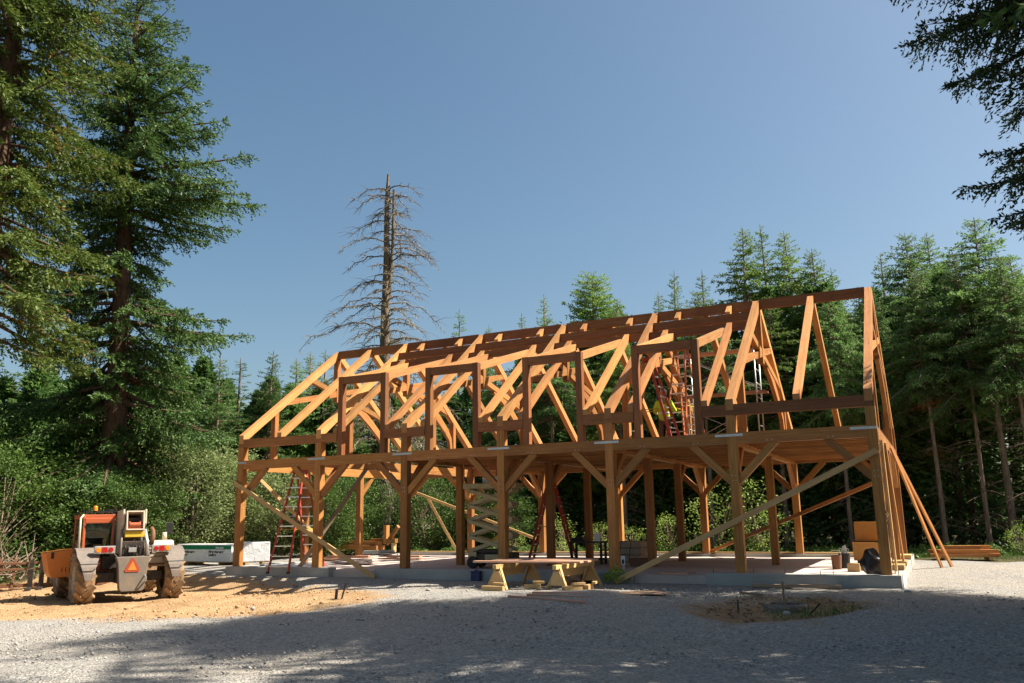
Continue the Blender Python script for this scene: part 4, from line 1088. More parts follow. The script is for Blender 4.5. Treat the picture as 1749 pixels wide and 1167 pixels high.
    MB().box((0.85, 0.62, 1.15), (0.45, 0.46, 0.14)).box((0.64, 0.62, 1.42), (0.12, 0.44, 0.50)).build('seat', M['black'], cb, 0.03)
    MB().lathe([(0.17, 0), (0.19, 0.015), (0.17, 0.03)], (1.35, 0.62, 1.42), 18).tube([(1.35, 0.62, 1.42), (1.5, 0.62, 1.05)], 0.02, 6).build('steering_wheel', M['black'], cb)
    # roof guard and beacon
    g_ = MB()
    for y in (cy0+0.02, cy1-0.04): g_.box((0.95, y, zt+0.10), (1.2, 0.03, 0.03))
    for k in range(7): g_.box((0.42+0.18*k, 0.645, zt+0.10), (0.03, 0.62, 0.03))
    for x in (0.40, 1.5):
        for y in (cy0+0.02, cy1-0.04): g_.box((x, y, zt+0.065), (0.03, 0.03, 0.06))
    g_.lathe([(0.0, 0.0), (0.10, 0.0), (0.10, 0.03), (0.0, 0.035)], (0.5, 0.42, zt+0.12), 14)
    g_.build('roof_guard', M['black'], t)
    MB().lathe([(0.0, 0.12), (0.035, 0.115), (0.05, 0.09), (0.05, 0.0)], (0.42, 0.74, zt+0.12), 12).build('beacon', M['refl_amber'], t, smooth=True)
    MB().tube([(0.22, 1.06, 1.02), (0.18, 1.08, 1.95), (0.34, 1.0, 2.02)], 0.026, 8).build('grab_rail', M['cream'], t, smooth=True)
    # engine hood on the right
    hd = MB().prism([(-0.05, 0.78), (-0.05, 1.30), (0.03, 1.40), (1.85, 1.34), (1.95, 0.78)], 'y', -1.02, -0.38)
    hood = hd.build('engine_hood', M['cream'], t, 0.04)
    lv = MB()
    for k in range(4): lv.box((-0.058, -0.66, 1.02+0.085*k), (0.012, 0.52, 0.022))
    lv.build('louvres', M['greypaint'], hood)
    MB().box((-0.06, -0.58, 0.84), (0.014, 0.60, 0.05)).build('rail', M['rust'], hood)
    MB().tube([(0.6, -0.92, 1.38), (0.6, -0.92, 1.58)], 0.055, 12).build('exhaust_stack', M['cream'], hood, smooth=True)
    mr = MB().tube([(0.9, -0.98, 1.35), (0.9, -1.06, 1.75)], 0.012, 6); ob = mr.build('mirror_arm', M['black'], t)
    MB().box((0.9, -1.10, 1.68), (0.03, 0.16, 0.28)).build('mirror', M['black'], ob, 0.01)
    # orange side tank on the left, in front of the rear wheel
    tk = MB().prism([(0.72, 1.20), (1.12, 1.20), (1.62, 1.14), (1.62, 1.12), (1.52, 0.66), (1.44, 0.54), (0.72, 0.60)], 'x', 1.28, 2.25)
    tank = tk.build('side_tank', M['orangepaint'], t, 0.015)
    MB().box((1.268, 1.47, 1.08), (0.02, 0.06, 0.15)).build('latch', M['black'], tank, 0.008)
    tx = bpy.data.curves.new('painted_number', 'FONT'); tx.body = '11153'; tx.size = 0.16; tx.extrude = 0.002
    to = bpy.data.objects.new('tmp', tx); COL.objects.link(to)
    me = bpy.data.meshes.new_from_object(to.evaluated_get(bpy.context.evaluated_depsgraph_get())); bpy.data.objects.remove(to)
    me.materials.clear(); me.materials.append(M['black'])
    no = bpy.data.objects.new('painted_number', me); COL.objects.link(no); no.parent = tank
    no.matrix_local = Matrix(((0, 0, -1, 1.277), (-1, 0, 0, 1.28), (0, 1, 0, 0.68), (0, 0, 0, 1)))
    MB().box((1.9, 0.72, 0.42), (0.7, 0.4, 0.05)).box((1.9, 0.82, 0.62), (0.05, 0.1, 0.4)).build('step', M['darkmetal'], t, 0.005)
telehandler()
def spare_forks():
    t = thing('fork_attachment', 'old rusty fork attachment standing on the dirt at the far left beside the brush pile', 'fork attachment', (-5.45, -2.55, -0.545), rad(52))
    m = MB()
    for zz, hh in ((0.10, 0.10), (0.55, 0.07), (0.72, 0.07)): m.box((0, 0, zz), (1.7, 0.07, hh))
    for x in (-0.82, -0.45, 0.45, 0.82): m.beam((x, -0.03, 0.0), (x+0.03, 0.06, 0.86), 0.07, 0.07)
    m.build('frame', M['rust'], t, 0.006)
    for x in (0.0, 0.28):
        MB().box((x, -0.06, 0.42), (0.13, 0.05, 0.80)).box((x, -0.5, 0.03), (0.13, 0.9, 0.05)).build('fork', M['darkmetal'], t, 0.005)
    MB().box((0.62, -0.05, 0.45), (0.25, 0.30, 0.62)).tube([(0.55, -0.1, 0.7), (0.62, -0.2, 0.95), (0.75, -0.1, 1.0), (0.8, 0.1, 0.75)], 0.02, 6).build('coupler', M['darkmetal'], t, 0.02)
spare_forks()

# ------------------------------------------------------------------ ladders
def stepladder(name, loc, rz, h, w0, w1, spread, mat, label, group=None, nr=9, cat='stepladder'):
    """two pairs of rails meeting at the top; spread along local x, width along local y"""
    t = thing(name, label, cat, loc, rz, group)
    for s in (-1, 1):
        for q in (-1, 1):
            MB().beam((s*spread/2, q*w0/2, 0.02), (s*0.07, q*w1/2, h), 0.03, 0.075, 0, (1, 0, 0.1)).build('rail', M[mat], t, 0.003)
        for k in range(nr):
            f = (k+0.7)/(nr+0.4); x = s*(spread/2*(1-f)+0.07*f); wd = w0*(1-f)+w1*f
            MB().box((x, 0, h*f), (0.075 if s < 0 else 0.05, wd, 0.028)).build('rung', M['alu'], t, 0.002)
        for q in (-1, 1): MB().box((s*spread/2, q*w0/2, 0.025), (0.10, 0.05, 0.05)).build('foot', M['black'], t, 0.004)
    MB().box((0, 0, h+0.02), (0.22, w1+0.08, 0.06)).build('top_cap', M[mat], t, 0.008)
    f = 0.42
    for q in (-1, 1): MB().beam((-(spread/2*(1-f)+0.07*f), q*(w0*(1-f)+w1*f)/2, h*f), ((spread/2*(1-f)+0.07*f), q*(w0*(1-f)+w1*f)/2, h*f), 0.012, 0.02).build('spreader', M['yellow'], t)
    return t
stepladder('stepladder', (1.80, 0.45, -0.16), rad(97), 2.80, 0.66, 0.30, 1.85, 'red', 'red stepladder standing between the two leftmost front posts', nr=10)
stepladder('stepladder', (7.58, 5.3, -0.05), rad(12), 2.38, 0.62, 0.28, 1.35, 'red', 'red stepladder standing open on the slab behind the work boards', nr=8)
stepladder('stepladder', (11.58, 3.0, 3.02), rad(-8), 2.36, 0.62, 0.28, 1.45, 'red', 'red stepladder on the upper deck in front of the worker', nr=8)
stepladder('stepladder', (12.1, 4.5, 3.02), rad(78), 2.85, 0.66, 0.34, 1.25, 'orange', 'taller orange stepladder on the upper deck behind the worker', nr=10)

# ------------------------------------------------------------------ scissor lift
def scissor_lift():
    t = thing('scissor_lift', 'raised scissor lift with folded olive arms and an orange railed platform', 'scissor lift', (7.42, 1.75, -0.07), rad(10))
    b = MB().box((0, 0, 0.26), (1.25, 0.62, 0.26)).box((-0.1, 0, 0.44), (0.9, 0.5, 0.10)).build('base', M['darkmetal'], t, 0.02)
    MB().box((-0.50, -0.33, 0.30), (0.24, 0.04, 0.26)).box((0.1, -0.33, 0.27), (0.5, 0.03, 0.18)).build('control_panel', M['lift_grey'], t, 0.01)
    for sx in (-1, 1):
        for sy in (-1, 1):
            MB().lathe([(0.0, -0.055), (0.13, -0.055), (0.16, -0.04), (0.16, 0.04), (0.13, 0.055), (0.0, 0.055)], (sx*0.48, sy*0.33, 0.162), 18, 0, 'y').build('wheel', M['black'], t)
    z = 0.44; nl = 4; dz = 0.405; Lx = 0.60
    for l in range(nl):
        for sy in (-1, 1):
            for s in (-1, 1):
                y = sy*0.27+s*0.026
                MB().beam((-s*Lx, y, z+0.02), (s*Lx, y, z+dz-0.02), 0.05, 0.10).build('scissor_arm', M['lift_grey'], t, 0.006)
        for sx in (-1, 1): MB().lathe([(0.0, -0.34), (0.035, -0.34), (0.035, 0.34), (0.0, 0.34)], (sx*Lx, 0, z+dz), 12, 0, 'y').build('pivot_bar', M['lift_grey'], t)
        MB().lathe([(0.0, -0.32), (0.045, -0.32), (0.045, 0.32), (0.0, 0.32)], (0, 0, z+dz/2), 12, 0, 'y').build('pivot_bar', M['lift_yellow'], t)
        if l in (0, 2): MB().beam((-0.25, 0, z+0.1), (0.35, 0, z+dz*1.3), 0.10, 0.10).build('lift_cylinder', M['lift_yellow'], t, 0.01)
        z += dz
    pf = MB().box((0, 0, z+0.10), (1.50, 0.72, 0.14)).build('platform', M['lift_grey'], t, 0.01)
    mb = MB()
    zt = z+0.17
    for x in (-0.73, 0, 0.73):
        for y in (-0.34, 0.34): mb.box((x, y, zt+0.42), (0.035, 0.035, 0.84))
    for y in (-0.34, 0.34):
        for h in (0.42, 0.83): mb.box((0, y, zt+h), (1.49, 0.03, 0.03))
    for x in (-0.73, 0.73):
        for h in (0.425, 0.835): mb.box((x, 0, zt+h), (0.028, 0.66, 0.028))
    mb.build('guard_rail', M['orange'], t)
    MB().box((-0.05, 0.10, zt+0.10), (0.5, 0.3, 0.18)).build('tool_tray', M['white'], t, 0.01)
scissor_lift()

# ------------------------------------------------------------------ sawhorses with planks
def sawhorse(loc, rz, label, L=1.75, h=0.52):
    t = thing('sawhorse', label, 'sawhorse', loc, rz, 'sawhorses in front of the frame')
    MB().box((0, 0, h-0.05), (L, 0.09, 0.09)).build('top_rail', M['pine'], t, 0.004)
    for x in (-L*0.40, L*0.40):
        for s in (-1, 1):
            a = Vector((x, s*0.03, h-0.06)); b = Vector((x*1.12, s*0.24, 0.0))
            MB().beam(a, b, 0.085, 0.04, 0, (0, 1, 0)).build('leg', M['pine'], t, 0.003)
        MB().prism([(-0.18, 0.10), (0.18, 0.10), (0.07, 0.38), (-0.07, 0.38)], 'x', x*1.10-0.02, x*1.10+0.0).build('end_gusset', M['osb'], t)
    MB().box((0, 0.075, h-0.13), (L*0.62, 0.012, 0.26)).build('side_panel', M['osb'], t)
    return t
sawhorse((9.70, -1.60, -0.26), rad(86), 'left one of two pale sawhorses under the sawn planks')
sawhorse((11.08, -1.50, -0.26), rad(84), 'right one of two pale sawhorses under the sawn planks')
g8 = random.Random(4)
for k, (dy, x0, x1, z, lb) in enumerate([(-0.52, 8.95, 11.45, 0.30, 'nearest pinkish plank on the sawhorses, its end jutting left'), (-0.20, 9.2, 11.5, 0.30, 'second pinkish plank on the sawhorses'), (0.16, 9.15, 11.45, 0.30, 'third pinkish plank on the sawhorses'), (0.50, 9.3, 11.4, 0.30, 'farthest pinkish plank on the sawhorses')]):
    board('plank', (x0, -1.55+dy, z), (x1, -1.50+dy+0.04, z+0.003), 0.22, 0.04, lb, 'plank', 'sawn')
for i, (a, b, wd, h_, lb) in enumerate([
    ((10.95, -3.35, -0.215), (12.0, -3.25, -0.215), 0.12, 0.05, 'topmost short scrap board in front of the sawhorses'),
    ((11.0, -3.7, -0.22), (12.25, -3.85, -0.23), 0.09, 0.04, 'middle scrap board in front of the sawhorses'),
    ((10.75, -4.0, -0.225), (12.5, -4.5, -0.25), 0.08, 0.04, 'longest, nearest scrap board in front of the sawhorses'),
    ((14.68, -0.72, -0.20), (16.38, -0.62, -0.20), 0.16, 0.06, 'brown plank lying on gravel against the right stem wall'),
    ((12.4, 0.35, -0.045), (13.2, 0.55, -0.045), 0.10, 0.045, 'short flat board on the slab in the foundation gap'),
    ((12.5, 0.10, -0.045), (13.1, 0.18, -0.045), 0.08, 0.045, 'shorter of two boards on the slab in the foundation gap'),
    ((14.8, -2.45, -0.20), (15.25, -2.75, -0.20), 0.05, 0.04, 'small stick at the back of the brown dirt patch')]):
    board('scrap_board', a, b, wd, h_, lb, 'board', 'greyboard' if i in (3, 6) else 'sawn')
def lump(name, loc, size, mat, label, cat, seed=0, sub=3, amp=0.18):
    import bmesh
    bm = bmesh.new(); bmesh.ops.create_icosphere(bm, subdivisions=sub, radius=0.5); g = np.random.default_rng(seed); ph = g.uniform(0, 6, 9)
    for v in bm.verts:
        p = v.co.copy(); k = 1+amp*(math.sin(p.x*9+ph[0])*math.sin(p.y*8+ph[1])+0.7*math.sin(p.z*11+ph[2]+p.x*6)+0.5*math.sin(p.y*17+ph[3]))
        v.co = Vector((p.x*size[0]*k, p.y*size[1]*k, max(-0.42*size[2], p.z*size[2]*k)))
    me = bpy.data.meshes.new(name); bm.to_mesh(me); bm.free(); me.materials.append(M[mat])
    me.polygons.foreach_set('use_smooth', [True]*len(me.polygons))
    o = bpy.data.objects.new(name, me); COL.objects.link(o); o.location = (loc[0], loc[1], loc[2]+0.42*size[2]); return tag(o, label, cat)
M['bag'] = plain('black_bin_bag', (0.012, 0.012, 0.015), 0.3, 0, 0.05, bmp=0.5, scale=12)
lump('rubbish_bag', (16.93, 0.42, -0.07), (0.42, 0.40, 0.62), 'bag', 'black rubbish bag slumped beside the front right post', 'rubbish bag', 3, 4, 0.14)
lump('dark_bag', (10.98, -0.42, -0.25), (0.34, 0.3, 0.34), 'greenplastic', 'dark green bag lying against the stem wall by the sawhorse', 'bag', 5, 4, 0.14)
lump('dark_bag', (10.62, -0.38, -0.25), (0.4, 0.26, 0.26), 'card', 'crumpled brown sack beside the dark green bag', 'sack', 8, 4, 0.16)
tag(MB().box((8.02, -0.33, -0.15), (0.24, 0.14, 0.20)).box((8.02, -0.33, -0.035), (0.26, 0.16, 0.03)).box((8.02, -0.33, 0.0), (0.10, 0.02, 0.03)).build('cool_box', M['blue'], None, 0.01), 'small dark blue box against the stem wall left of the sawhorses', 'box')
for i, (x, y, sx, sy, lb) in enumerate([(9.75, -2.75, .5, .3, 'chip of pale offcut wood under the left sawhorse'), (10.35, -2.1, .35, .2, 'offcut block between the sawhorses'), (11.35, -2.3, .45, .3, 'pile end offcut under the right sawhorse'), (11.55, -1.9, .3, .2, 'small offcut right of the right sawhorse')]):
    tag(MB().box((x, y, -0.20), (sx, 0.12, 0.09), 0, Matrix.Rotation(rad(30*i), 3, 'Z')).box((x+0.1, y+0.1, -0.12), (sx*0.7, 0.08, 0.05), 0, Matrix.Rotation(rad(-20+40*i), 3, 'Z')).build('offcut', M['pine'], None, 0.004), lb, 'offcut')
cb = MB(); cpts = [(12.35, -2.9), (12.6, -2.25), (13.2, -2.15), (13.5, -2.6), (13.0, -2.95), (12.7, -3.0)]
cb.prism(cpts, 'z', -0.235, -0.228); tag(cb.build('cardboard_sheet', M['card']), 'flat torn cardboard sheet lying on the gravel', 'cardboard')

# ------------------------------------------------------------------ things on the slab
def work_table():
    t = thing('work_table', 'dark metal work table with a lower shelf behind the red stepladder', 'table', (9.3, 3.9, -0.07), rad(4))
    MB().box((0, 0, 0.60), (1.0, 0.55, 0.05)).build('tabletop', M['darkmetal'], t, 0.006)
    MB().box((0, 0, 0.14), (0.92, 0.5, 0.035)).build('shelf', M['darkmetal'], t, 0.006)
    for x in (-0.43, 0.43):
        for y in (-0.22, 0.22): MB().box((x, y, 0.29), (0.06, 0.06, 0.58)).build('leg', M['black'], t)
    return t
work_table()
def pot(name, x, y, z, r, h, mat, label, cat, handle=True):
    t = MB().lathe([(0.0, 0.0), (r*0.85, 0.0), (r, h), (r*0.93, h), (r*0.8, 0.02)], (x, y, z), 16).build(name, M[mat], None, smooth=False)
    tag(t, label, cat)
    if handle: MB().tube([(x-r, y, z+h*0.9), (x-r*0.7, y-0.02, z+h*1.35), (x+r*0.7, y-0.02, z+h*1.35), (x+r, y, z+h*0.9)], 0.006, 5).build('handle', M['steel'], t)
    return t
pot('bucket', 9.62, 3.8, 0.555, 0.10, 0.22, 'white', 'pinkish white bucket on the dark work table', 'bucket')
tag(MB().box((9.0, 3.9, 0.60), (0.34, 0.2, 0.09)).tube([(8.9, 3.9, 0.64), (9.0, 3.9, 0.74), (9.1, 3.9, 0.64)], 0.02, 6).build('power_tool', M['black'], None, 0.006), 'dark power tool lying on the work table', 'power tool')
bk = thing('block_stack', 'pallet of tan wrapped blocks standing behind the fifth front post', 'block stack', (10.35, 4.3, -0.07), rad(-8))
MB().box((0, 0, 0.05), (1.0, 0.7, 0.02)).box((0, -0.3, 0.02), (1.0, 0.08, 0.04)).box((0, 0.3, 0.02), (1.0, 0.08, 0.04)).build('pallet', M['pine'], bk)
for l in range(3):
    for k in range(3):
        MB().box((-0.31+0.31*k+0.02*l, 0, 0.155+0.185*l), (0.29, 0.6-0.03*l, 0.17)).build('block', M['brick'], bk, 0.012)
tag(MB().box((11.0, 3.2, 0.02), (0.42, 0.28, 0.18)).box((11.0, 3.2, 0.12), (0.44, 0.30, 0.02)).build('brown_crate', M['rust'], None, 0.01), 'low brown crate right of the tan block stack', 'crate')
pp = thing('standpipe', 'short white and black pipe sign standing beside the fifth front post', 'pipe', (11.38, 0.85, -0.07))
MB().tube([(0, 0, 0), (0, 0, 0.22)], 0.028, 10).build('pipe', M['steel'], pp); MB().box((0, -0.02, 0.27), (0.10, 0.012, 0.20)).build('tag_plate', M['white'], pp); MB().box((0.0, -0.03, 0.24), (0.05, 0.008, 0.10)).build('black_mark', M['black'], pp)
def leafpatch(name, loc, r, h, n, mat, label, cat, lf=0.09, seed=1):
    g = np.random.default_rng(seed); a = g.uniform(0, 6.28, n); rr = r*np.sqrt(g.uniform(0, 1, n))
    P = np.stack([loc[0]+rr*np.cos(a), loc[1]+rr*np.sin(a), loc[2]+g.uniform(0, 1, n)*h*(1-rr/r*0.6)], 1); D = g.normal(size=(n, 3)); D[:, 2] = np.abs(D[:, 2])
    D /= np.linalg.norm(D, axis=1, keepdims=True)
    o = bpy.data.objects.new(name, np_mesh(name, rhombs(P, D, lf, lf*0.6, g), quads(n), M[mat])); COL.objects.link(o); return tag(o, label, cat)
leafpatch('weed', (11.6, -0.30, -0.2), 0.30, 0.34, 260, 'maple', 'bright green weed growing by the stem wall beside the brace board', 'weed')

def tool_chest():
    t = thing('tool_chest', 'open tan steel job site chest with its lid up', 'tool chest', (16.50, 5.4, -0.07), rad(-4))
    b = MB()
    b.box((0, 0, 0.30), (0.66, 0.55, 0.44)); b.box((0, -0.28, 0.52), (0.68, 0.02, 0.04))
    b.build('box', M['jobox'], t, 0.01)
    MB().box((0, 0.24, 0.80), (0.66, 0.05, 0.50)).build('lid', M['jobox'], t, 0.01)
    MB().box((0, 0.20, 0.542), (0.64, 0.03, 0.03)).box((0.2, -0.02, 0.05), (0.1, 0.5, 0.06)).box((-0.2, -0.02, 0.05), (0.1, 0.5, 0.06)).build('hinge', M['darkmetal'], t)
tool_chest()
pot('bucket', 16.12, 3.2, -0.068, 0.13, 0.34, 'black', 'black bucket full of tools in front of the tan chest', 'bucket')
pot('bucket', 15.98, 2.75, -0.068, 0.12, 0.32, 'rust', 'brown bucket in front of the black one', 'bucket')
tag(MB().box((16.1, 3.2, 0.31), (0.08, 0.03, 0.26), 0, Matrix.Rotation(rad(15), 3, 'Y')).box((16.17, 3.24, 0.32), (0.03, 0.03, 0.3), 0, Matrix.Rotation(rad(-12), 3, 'Y')).build('hand_tools', M['steel']), 'hand tools sticking out of the black bucket', 'tools')
tag(MB().box((16.42, 1.95, 0.02), (0.26, 0.20, 0.18)).build('wood_block', M['pine'], None, 0.006), 'pale wood block on the sunlit slab beside the rubbish bag', 'block')
tag(MB().box((16.62, 2.6, 0.0), (0.22, 0.18, 0.13), 0, Matrix.Rotation(rad(25), 3, 'Z')).build('wood_block', M['sawn'], None, 0.006), 'small pinkish block behind the pale wood block', 'block')
for i, (y, lb) in enumerate([(1.9, 'near'), (3.4, 'middle'), (6.6, 'far')]):
    tag(MB().box((17.30, y, 0.055), (0.34, 0.75, 0.10)).build('sill_block', M['pine'], None, 0.006), '%s pale timber sill block on the right stem wall' % lb, 'sill block')
rp = MB(); rp.tube([(17.31, -0.05, 1.25), (17.335, -0.06, 1.18), (17.31, -0.1, 1.12), (17.34, -0.06, 1.06), (17.32, -0.03, 1.0)], 0.022, 6)
rp.tube([(17.32, -0.05, 2.6), (17.325, -0.06, 1.2), (17.33, -0.04, 0.3), (17.36, 0.0, 0.02)], 0.010, 5)
tag(rp.build('knotted_rope', M['card']), 'knotted rope hanging down the front right corner post', 'rope')
tag(MB().tube([(17.50, 0.35, 0.0), (17.52, -0.1, -0.12), (17.50, -0.45, -0.27)], 0.028, 10).build('drain_pipe', M['white'], None, smooth=True), 'short white pipe lying at the front right corner of the foundation', 'pipe')
rb = []
for i, x in enumerate([13.75, 14.6, 15.25, 15.95, 16.2, 17.42]):
    tag(MB().tube([(x, -0.12, -0.02), (x+0.005, -0.12, 0.09)], 0.007, 6).build('anchor_bolt', M['darkmetal']), '%s thin anchor bolt sticking out of the right stem wall' % ['leftmost', 'second from left', 'third from left', 'fourth from left', 'fifth from left', 'rightmost'][i], 'anchor bolt', 'anchor bolts in the stem wall')

# stacks at the left behind the frame
def stack(name, loc, rz, L, rows, label, mat='fir', sec=0.16, cat='timber stack', gap=0.02):
    t = thing(name, label, cat, loc, rz)
    z = 0.08
    for k in (-0.35, 0.35): MB().box((k*L, 0, 0.04), (0.1, len(rows[0])*sec*1.2, 0.08)).build('bearer', M['pine'], t)
    for r, row in enumerate(rows):
        for c, (dx, ll) in enumerate(row):
            y = (c-len(row)/2+0.5)*(sec+gap)
            fr = None
            o = MB().box((0, 0, 0), (L*ll, sec, sec*0.8)).build('timber', M[mat], t, 0.004, loc=(dx, y, z+sec*0.4))
        z += sec*0.8+0.015
    return t
stack('timber_stack', (18.85, 11.3, -0.25), rad(12), 1.75, [[(0, 1), (-.1, 1.05), (.1, 1), (0, .9)], [(0.05, .95), (0, .9), (-.15, 1)], [(-.1, .6), (.1, .7)]], 'low stack of orange timbers on the gravel at the right', sec=0.13)
stack('timber_stack', (-3.2, 9.9, 0.0), rad(-14), 3.0, [[(0, 1), (0, 1)], [(0, 1)]], 'dark timber stack behind the back wall near the dead tree', sec=0.2)
fa = thing('timber_assembly', 'small brown pre-cut timber frame piece with post and brace at the slab back', 'timber assembly', (-1.7, 9.7, 0.0), rad(-14))
MB().box((0, 0, 0.42), (1.5, 0.16, 0.16)).build('beam', M['fir'], fa, 0.004); MB().box((0.15, 0, 0.66), (0.18, 0.17, 0.72)).build('post', M['fir'], fa, 0.004)
MB().beam((0.85, 0, 0.98), (0.18, 0, 0.30), 0.12, 0.14).build('brace', M['fir'], fa, 0.004); MB().box((-0.55, 0, 0.17), (0.14, 0.14, 0.34)).build('leg', M['pine'], fa); MB().box((0.6, 0, 0.17), (0.14, 0.14, 0.34)).build('leg', M['pine'], fa)
for i, (x, y, sx, sy, z, rz, mt, lb) in enumerate([
    (0.9, 1.4, 1.6, 0.8, 0.02, 5, 'white', 'white sheet lying on the slab behind the leftmost posts'),
    (2.2, 2.6, 1.7, 0.5, 0.05, -12, 'slab', 'pale form board on the slab behind the ladder'),
    (0.6, 4.2, 1.8, 0.6, 0.06, 15, 'sawn', 'pinkish plank pile on the slab in the first bay'),
    (2.4, 4.8, 1.6, 0.4, 0.05, -5, 'sawn', 'pinkish plank pile on the slab in the second bay'),
    (-0.3, 7.2, 1.4, 0.5, 0.10, 20, 'concrete', 'grey blocks at the back left corner of the slab')]):
    mb = MB().box((x, y, -0.06+z), (sx, sy, 0.05), 0, Matrix.Rotation(rad(rz), 3, 'Z'))
    if i: mb.box((x+0.1, y+0.05, z+0.015), (sx*0.8, sy*0.5, 0.06), 0, Matrix.Rotation(rad(rz+4), 3, 'Z'))
    tag(mb.build('plank_pile' if i else 'white_sheet', M[mt], None, 0.004), lb, 'planks' if i else 'sheet')

# ------------------------------------------------------------------ wrapped lumber packs
mw, nw, bw = newmat('white_wrap')
tcw = N(nw, 'ShaderNodeTexCoord'); nsw = noise(nw, tcw.outputs['Object'], 3.0, 5, 0.6, 1.2)
bw.inputs['Base Color'].default_value = (0.76, 0.76, 0.75, 1); bw.inputs['Roughness'].default_value = 0.35
bump(nw, bw, nsw.outputs['Fac'], 0.8, 0.05); M['wrap'] = mw
M['wrapgreen'] = plain('green_print', (0.01, 0.22, 0.10), 0.4, 0, 0.05, bmp=0)
def text_on(body, size, loc, rot, parent, mat='black', name='printed_words'):
    tx = bpy.data.curves.new(name, 'FONT'); tx.body = body; tx.size = size; tx.extrude = 0.001; tx.space_line = 0.85; tx.offset = 0.004
    to = bpy.data.objects.new('tmp', tx); COL.objects.link(to)
    me = bpy.data.meshes.new_from_object(to.evaluated_get(bpy.context.evaluated_depsgraph_get())); bpy.data.objects.remove(to)
    me.materials.clear(); me.materials.append(M[mat])
    o = bpy.data.objects.new(name, me); COL.objects.link(o); o.parent = parent
    o.location = loc; o.rotation_euler = rot; return o
def pack(loc, rz, L, Wd, H, label, printed):
    t = thing('lumber_pack', label, 'lumber pack', loc, rz)
    g = np.random.default_rng(int(L*10)); m = MB(); nx, nz = 26, 8
    b = MB().box((0, 0, H/2+0.14), (L, Wd, H)).build('wrapping', M['wrap'], t, 0.02)
    MB().box((-L*0.3, 0, 0.06), (0.1, Wd, 0.12)).box((L*0.3, 0, 0.06), (0.1, Wd, 0.12)).box((0, 0, 0.13), (L*0.98, Wd*0.96, 0.03)).build('bearers', M['pine'], t)
    if printed:
        MB().box((0, -Wd/2-0.006, H+0.14-0.11), (L*0.99, 0.004, 0.13)).build('green_band', M['wrapgreen'], b)
        text_on('Weyerhaeuser\nLumber', 0.12, (L*0.10, -Wd/2-0.008, 0.14+H*0.50), (rad(90), 0, 0), b)
        text_on('Weyerhaeuser\nLumber', 0.12, (-L*0.42, -Wd/2-0.008, 0.14+H*0.50), (rad(90), 0, 0), b)
        text_on('TRUS JOIST', 0.08, (L*0.22, -Wd/2-0.008, H+0.14-0.15), (rad(90), 0, 0), b, 'white')
    return t
pk_a, pk_b = Vector((-6.55, 3.7)), Vector((-3.2, 4.05))
pack((-5.22, 4.12, -0.25), rad(-2), 2.75, 0.8, 0.60, 'long white wrapped lumber pack with green band and black print', True)
pack((-3.42, 4.32, -0.25), rad(50), 0.95, 0.8, 0.66, 'plain white wrapped pack just right of the leftmost post', False)

# brush pile and stump at the far left
def brush_pile():
    g = np.random.default_rng(21); cv, rd = [], []
    for i in range(90):
        p = np.array([g.normal()*0.9, g.normal()*0.7, abs(g.normal())*0.25]); d = g.normal(size=3); d[2] = abs(d[2])*0.6+0.1; d /= np.linalg.norm(d); l = g.uniform(0.5, 1.5)
        cv.append(np.stack([p, p+d*l*0.5+g.normal(size=3)*0.05, p+d*l])); rd.append(np.array([0.025, 0.016, 0.006]))
    tv, tf = tubes_np(cv, rd, 5)
    o = bpy.data.objects.new('brush_pile', np_mesh('brush_pile', tv, tf, M['bark_grey'], True)); COL.objects.link(o); o.location = (-7.4, -2.6, -0.35)
    tag(o, 'tangled pile of cut branches behind the fork carriage at the left', 'brush pile')
brush_pile()

# ------------------------------------------------------------------ manhole ring, stakes
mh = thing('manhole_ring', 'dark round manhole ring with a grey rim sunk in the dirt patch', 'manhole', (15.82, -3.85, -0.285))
MB().lathe([(0.315, -0.2), (0.315, 0.045), (0.33, 0.055), (0.35, 0.045), (0.355, 0.0), (0.36, -0.2)], (0, 0, 0), 40).build('rim', M['greypaint'], mh, smooth=True)
MB().lathe([(0.0, 0.0), (0.314, 0.0)], (0, 0, 0.022), 40).build('hole_dark_disc', M['black'], mh)  # black disc above the ground, standing in for the dark inside the hole
tag(MB().tube([(15.86, -4.15, -0.36), (15.85, -4.16, 0.14)], 0.018, 8).build('stake', M['greyboard']), 'thin grey stake standing in front of the manhole ring', 'stake')
tag(MB().tube([(15.2, -4.6, -0.36), (15.2, -4.6, -0.12)], 0.016, 8).build('stake', M['darkmetal']), 'short dark stake in the dirt left of the manhole ring', 'stake')
tag(MB().tube([(16.25, -4.35, -0.36), (16.45, -4.45, -0.16)], 0.014, 6).build('stake', M['darkmetal']), 'leaning dark rod right of the manhole ring', 'rod')
sk = MB().tube([(7.3, -4.85, -0.36), (7.33, -4.85, -0.12)], 0.03, 8); sk.beam((7.40, -4.8, -0.33), (7.52, -4.8, 0.02), 0.03, 0.02)
tag(sk.build('survey_stake', M['black']), 'small dark stub and stake at the tip of the orange dirt', 'stake')
for i in range(9):
    x, y = [(13.2, -2.0), (13.9, -3.0), (8.5, -3.3), (12.1, -5.2), (16.0, -4.9), (10.2, -5.4), (6.4, -6.2), (14.2, -1.6), (17.6, -1.2)][i]
    lump('stone', (x, y, G(x, y)), (0.10+0.02*(i % 3), 0.08, 0.07), 'concrete', ['pale stone on gravel behind the cardboard', 'stone left of the brown dirt patch', 'whitish stone on gravel left of the sawhorses', 'stone in the shade below the scrap boards', 'white stone in the grass by the manhole', 'stone at the edge of the shade', 'stone on the orange dirt rim', 'small stone by the foundation gap', 'stone near the right foundation corner'][i], 'stone', i, 2, 0.12)

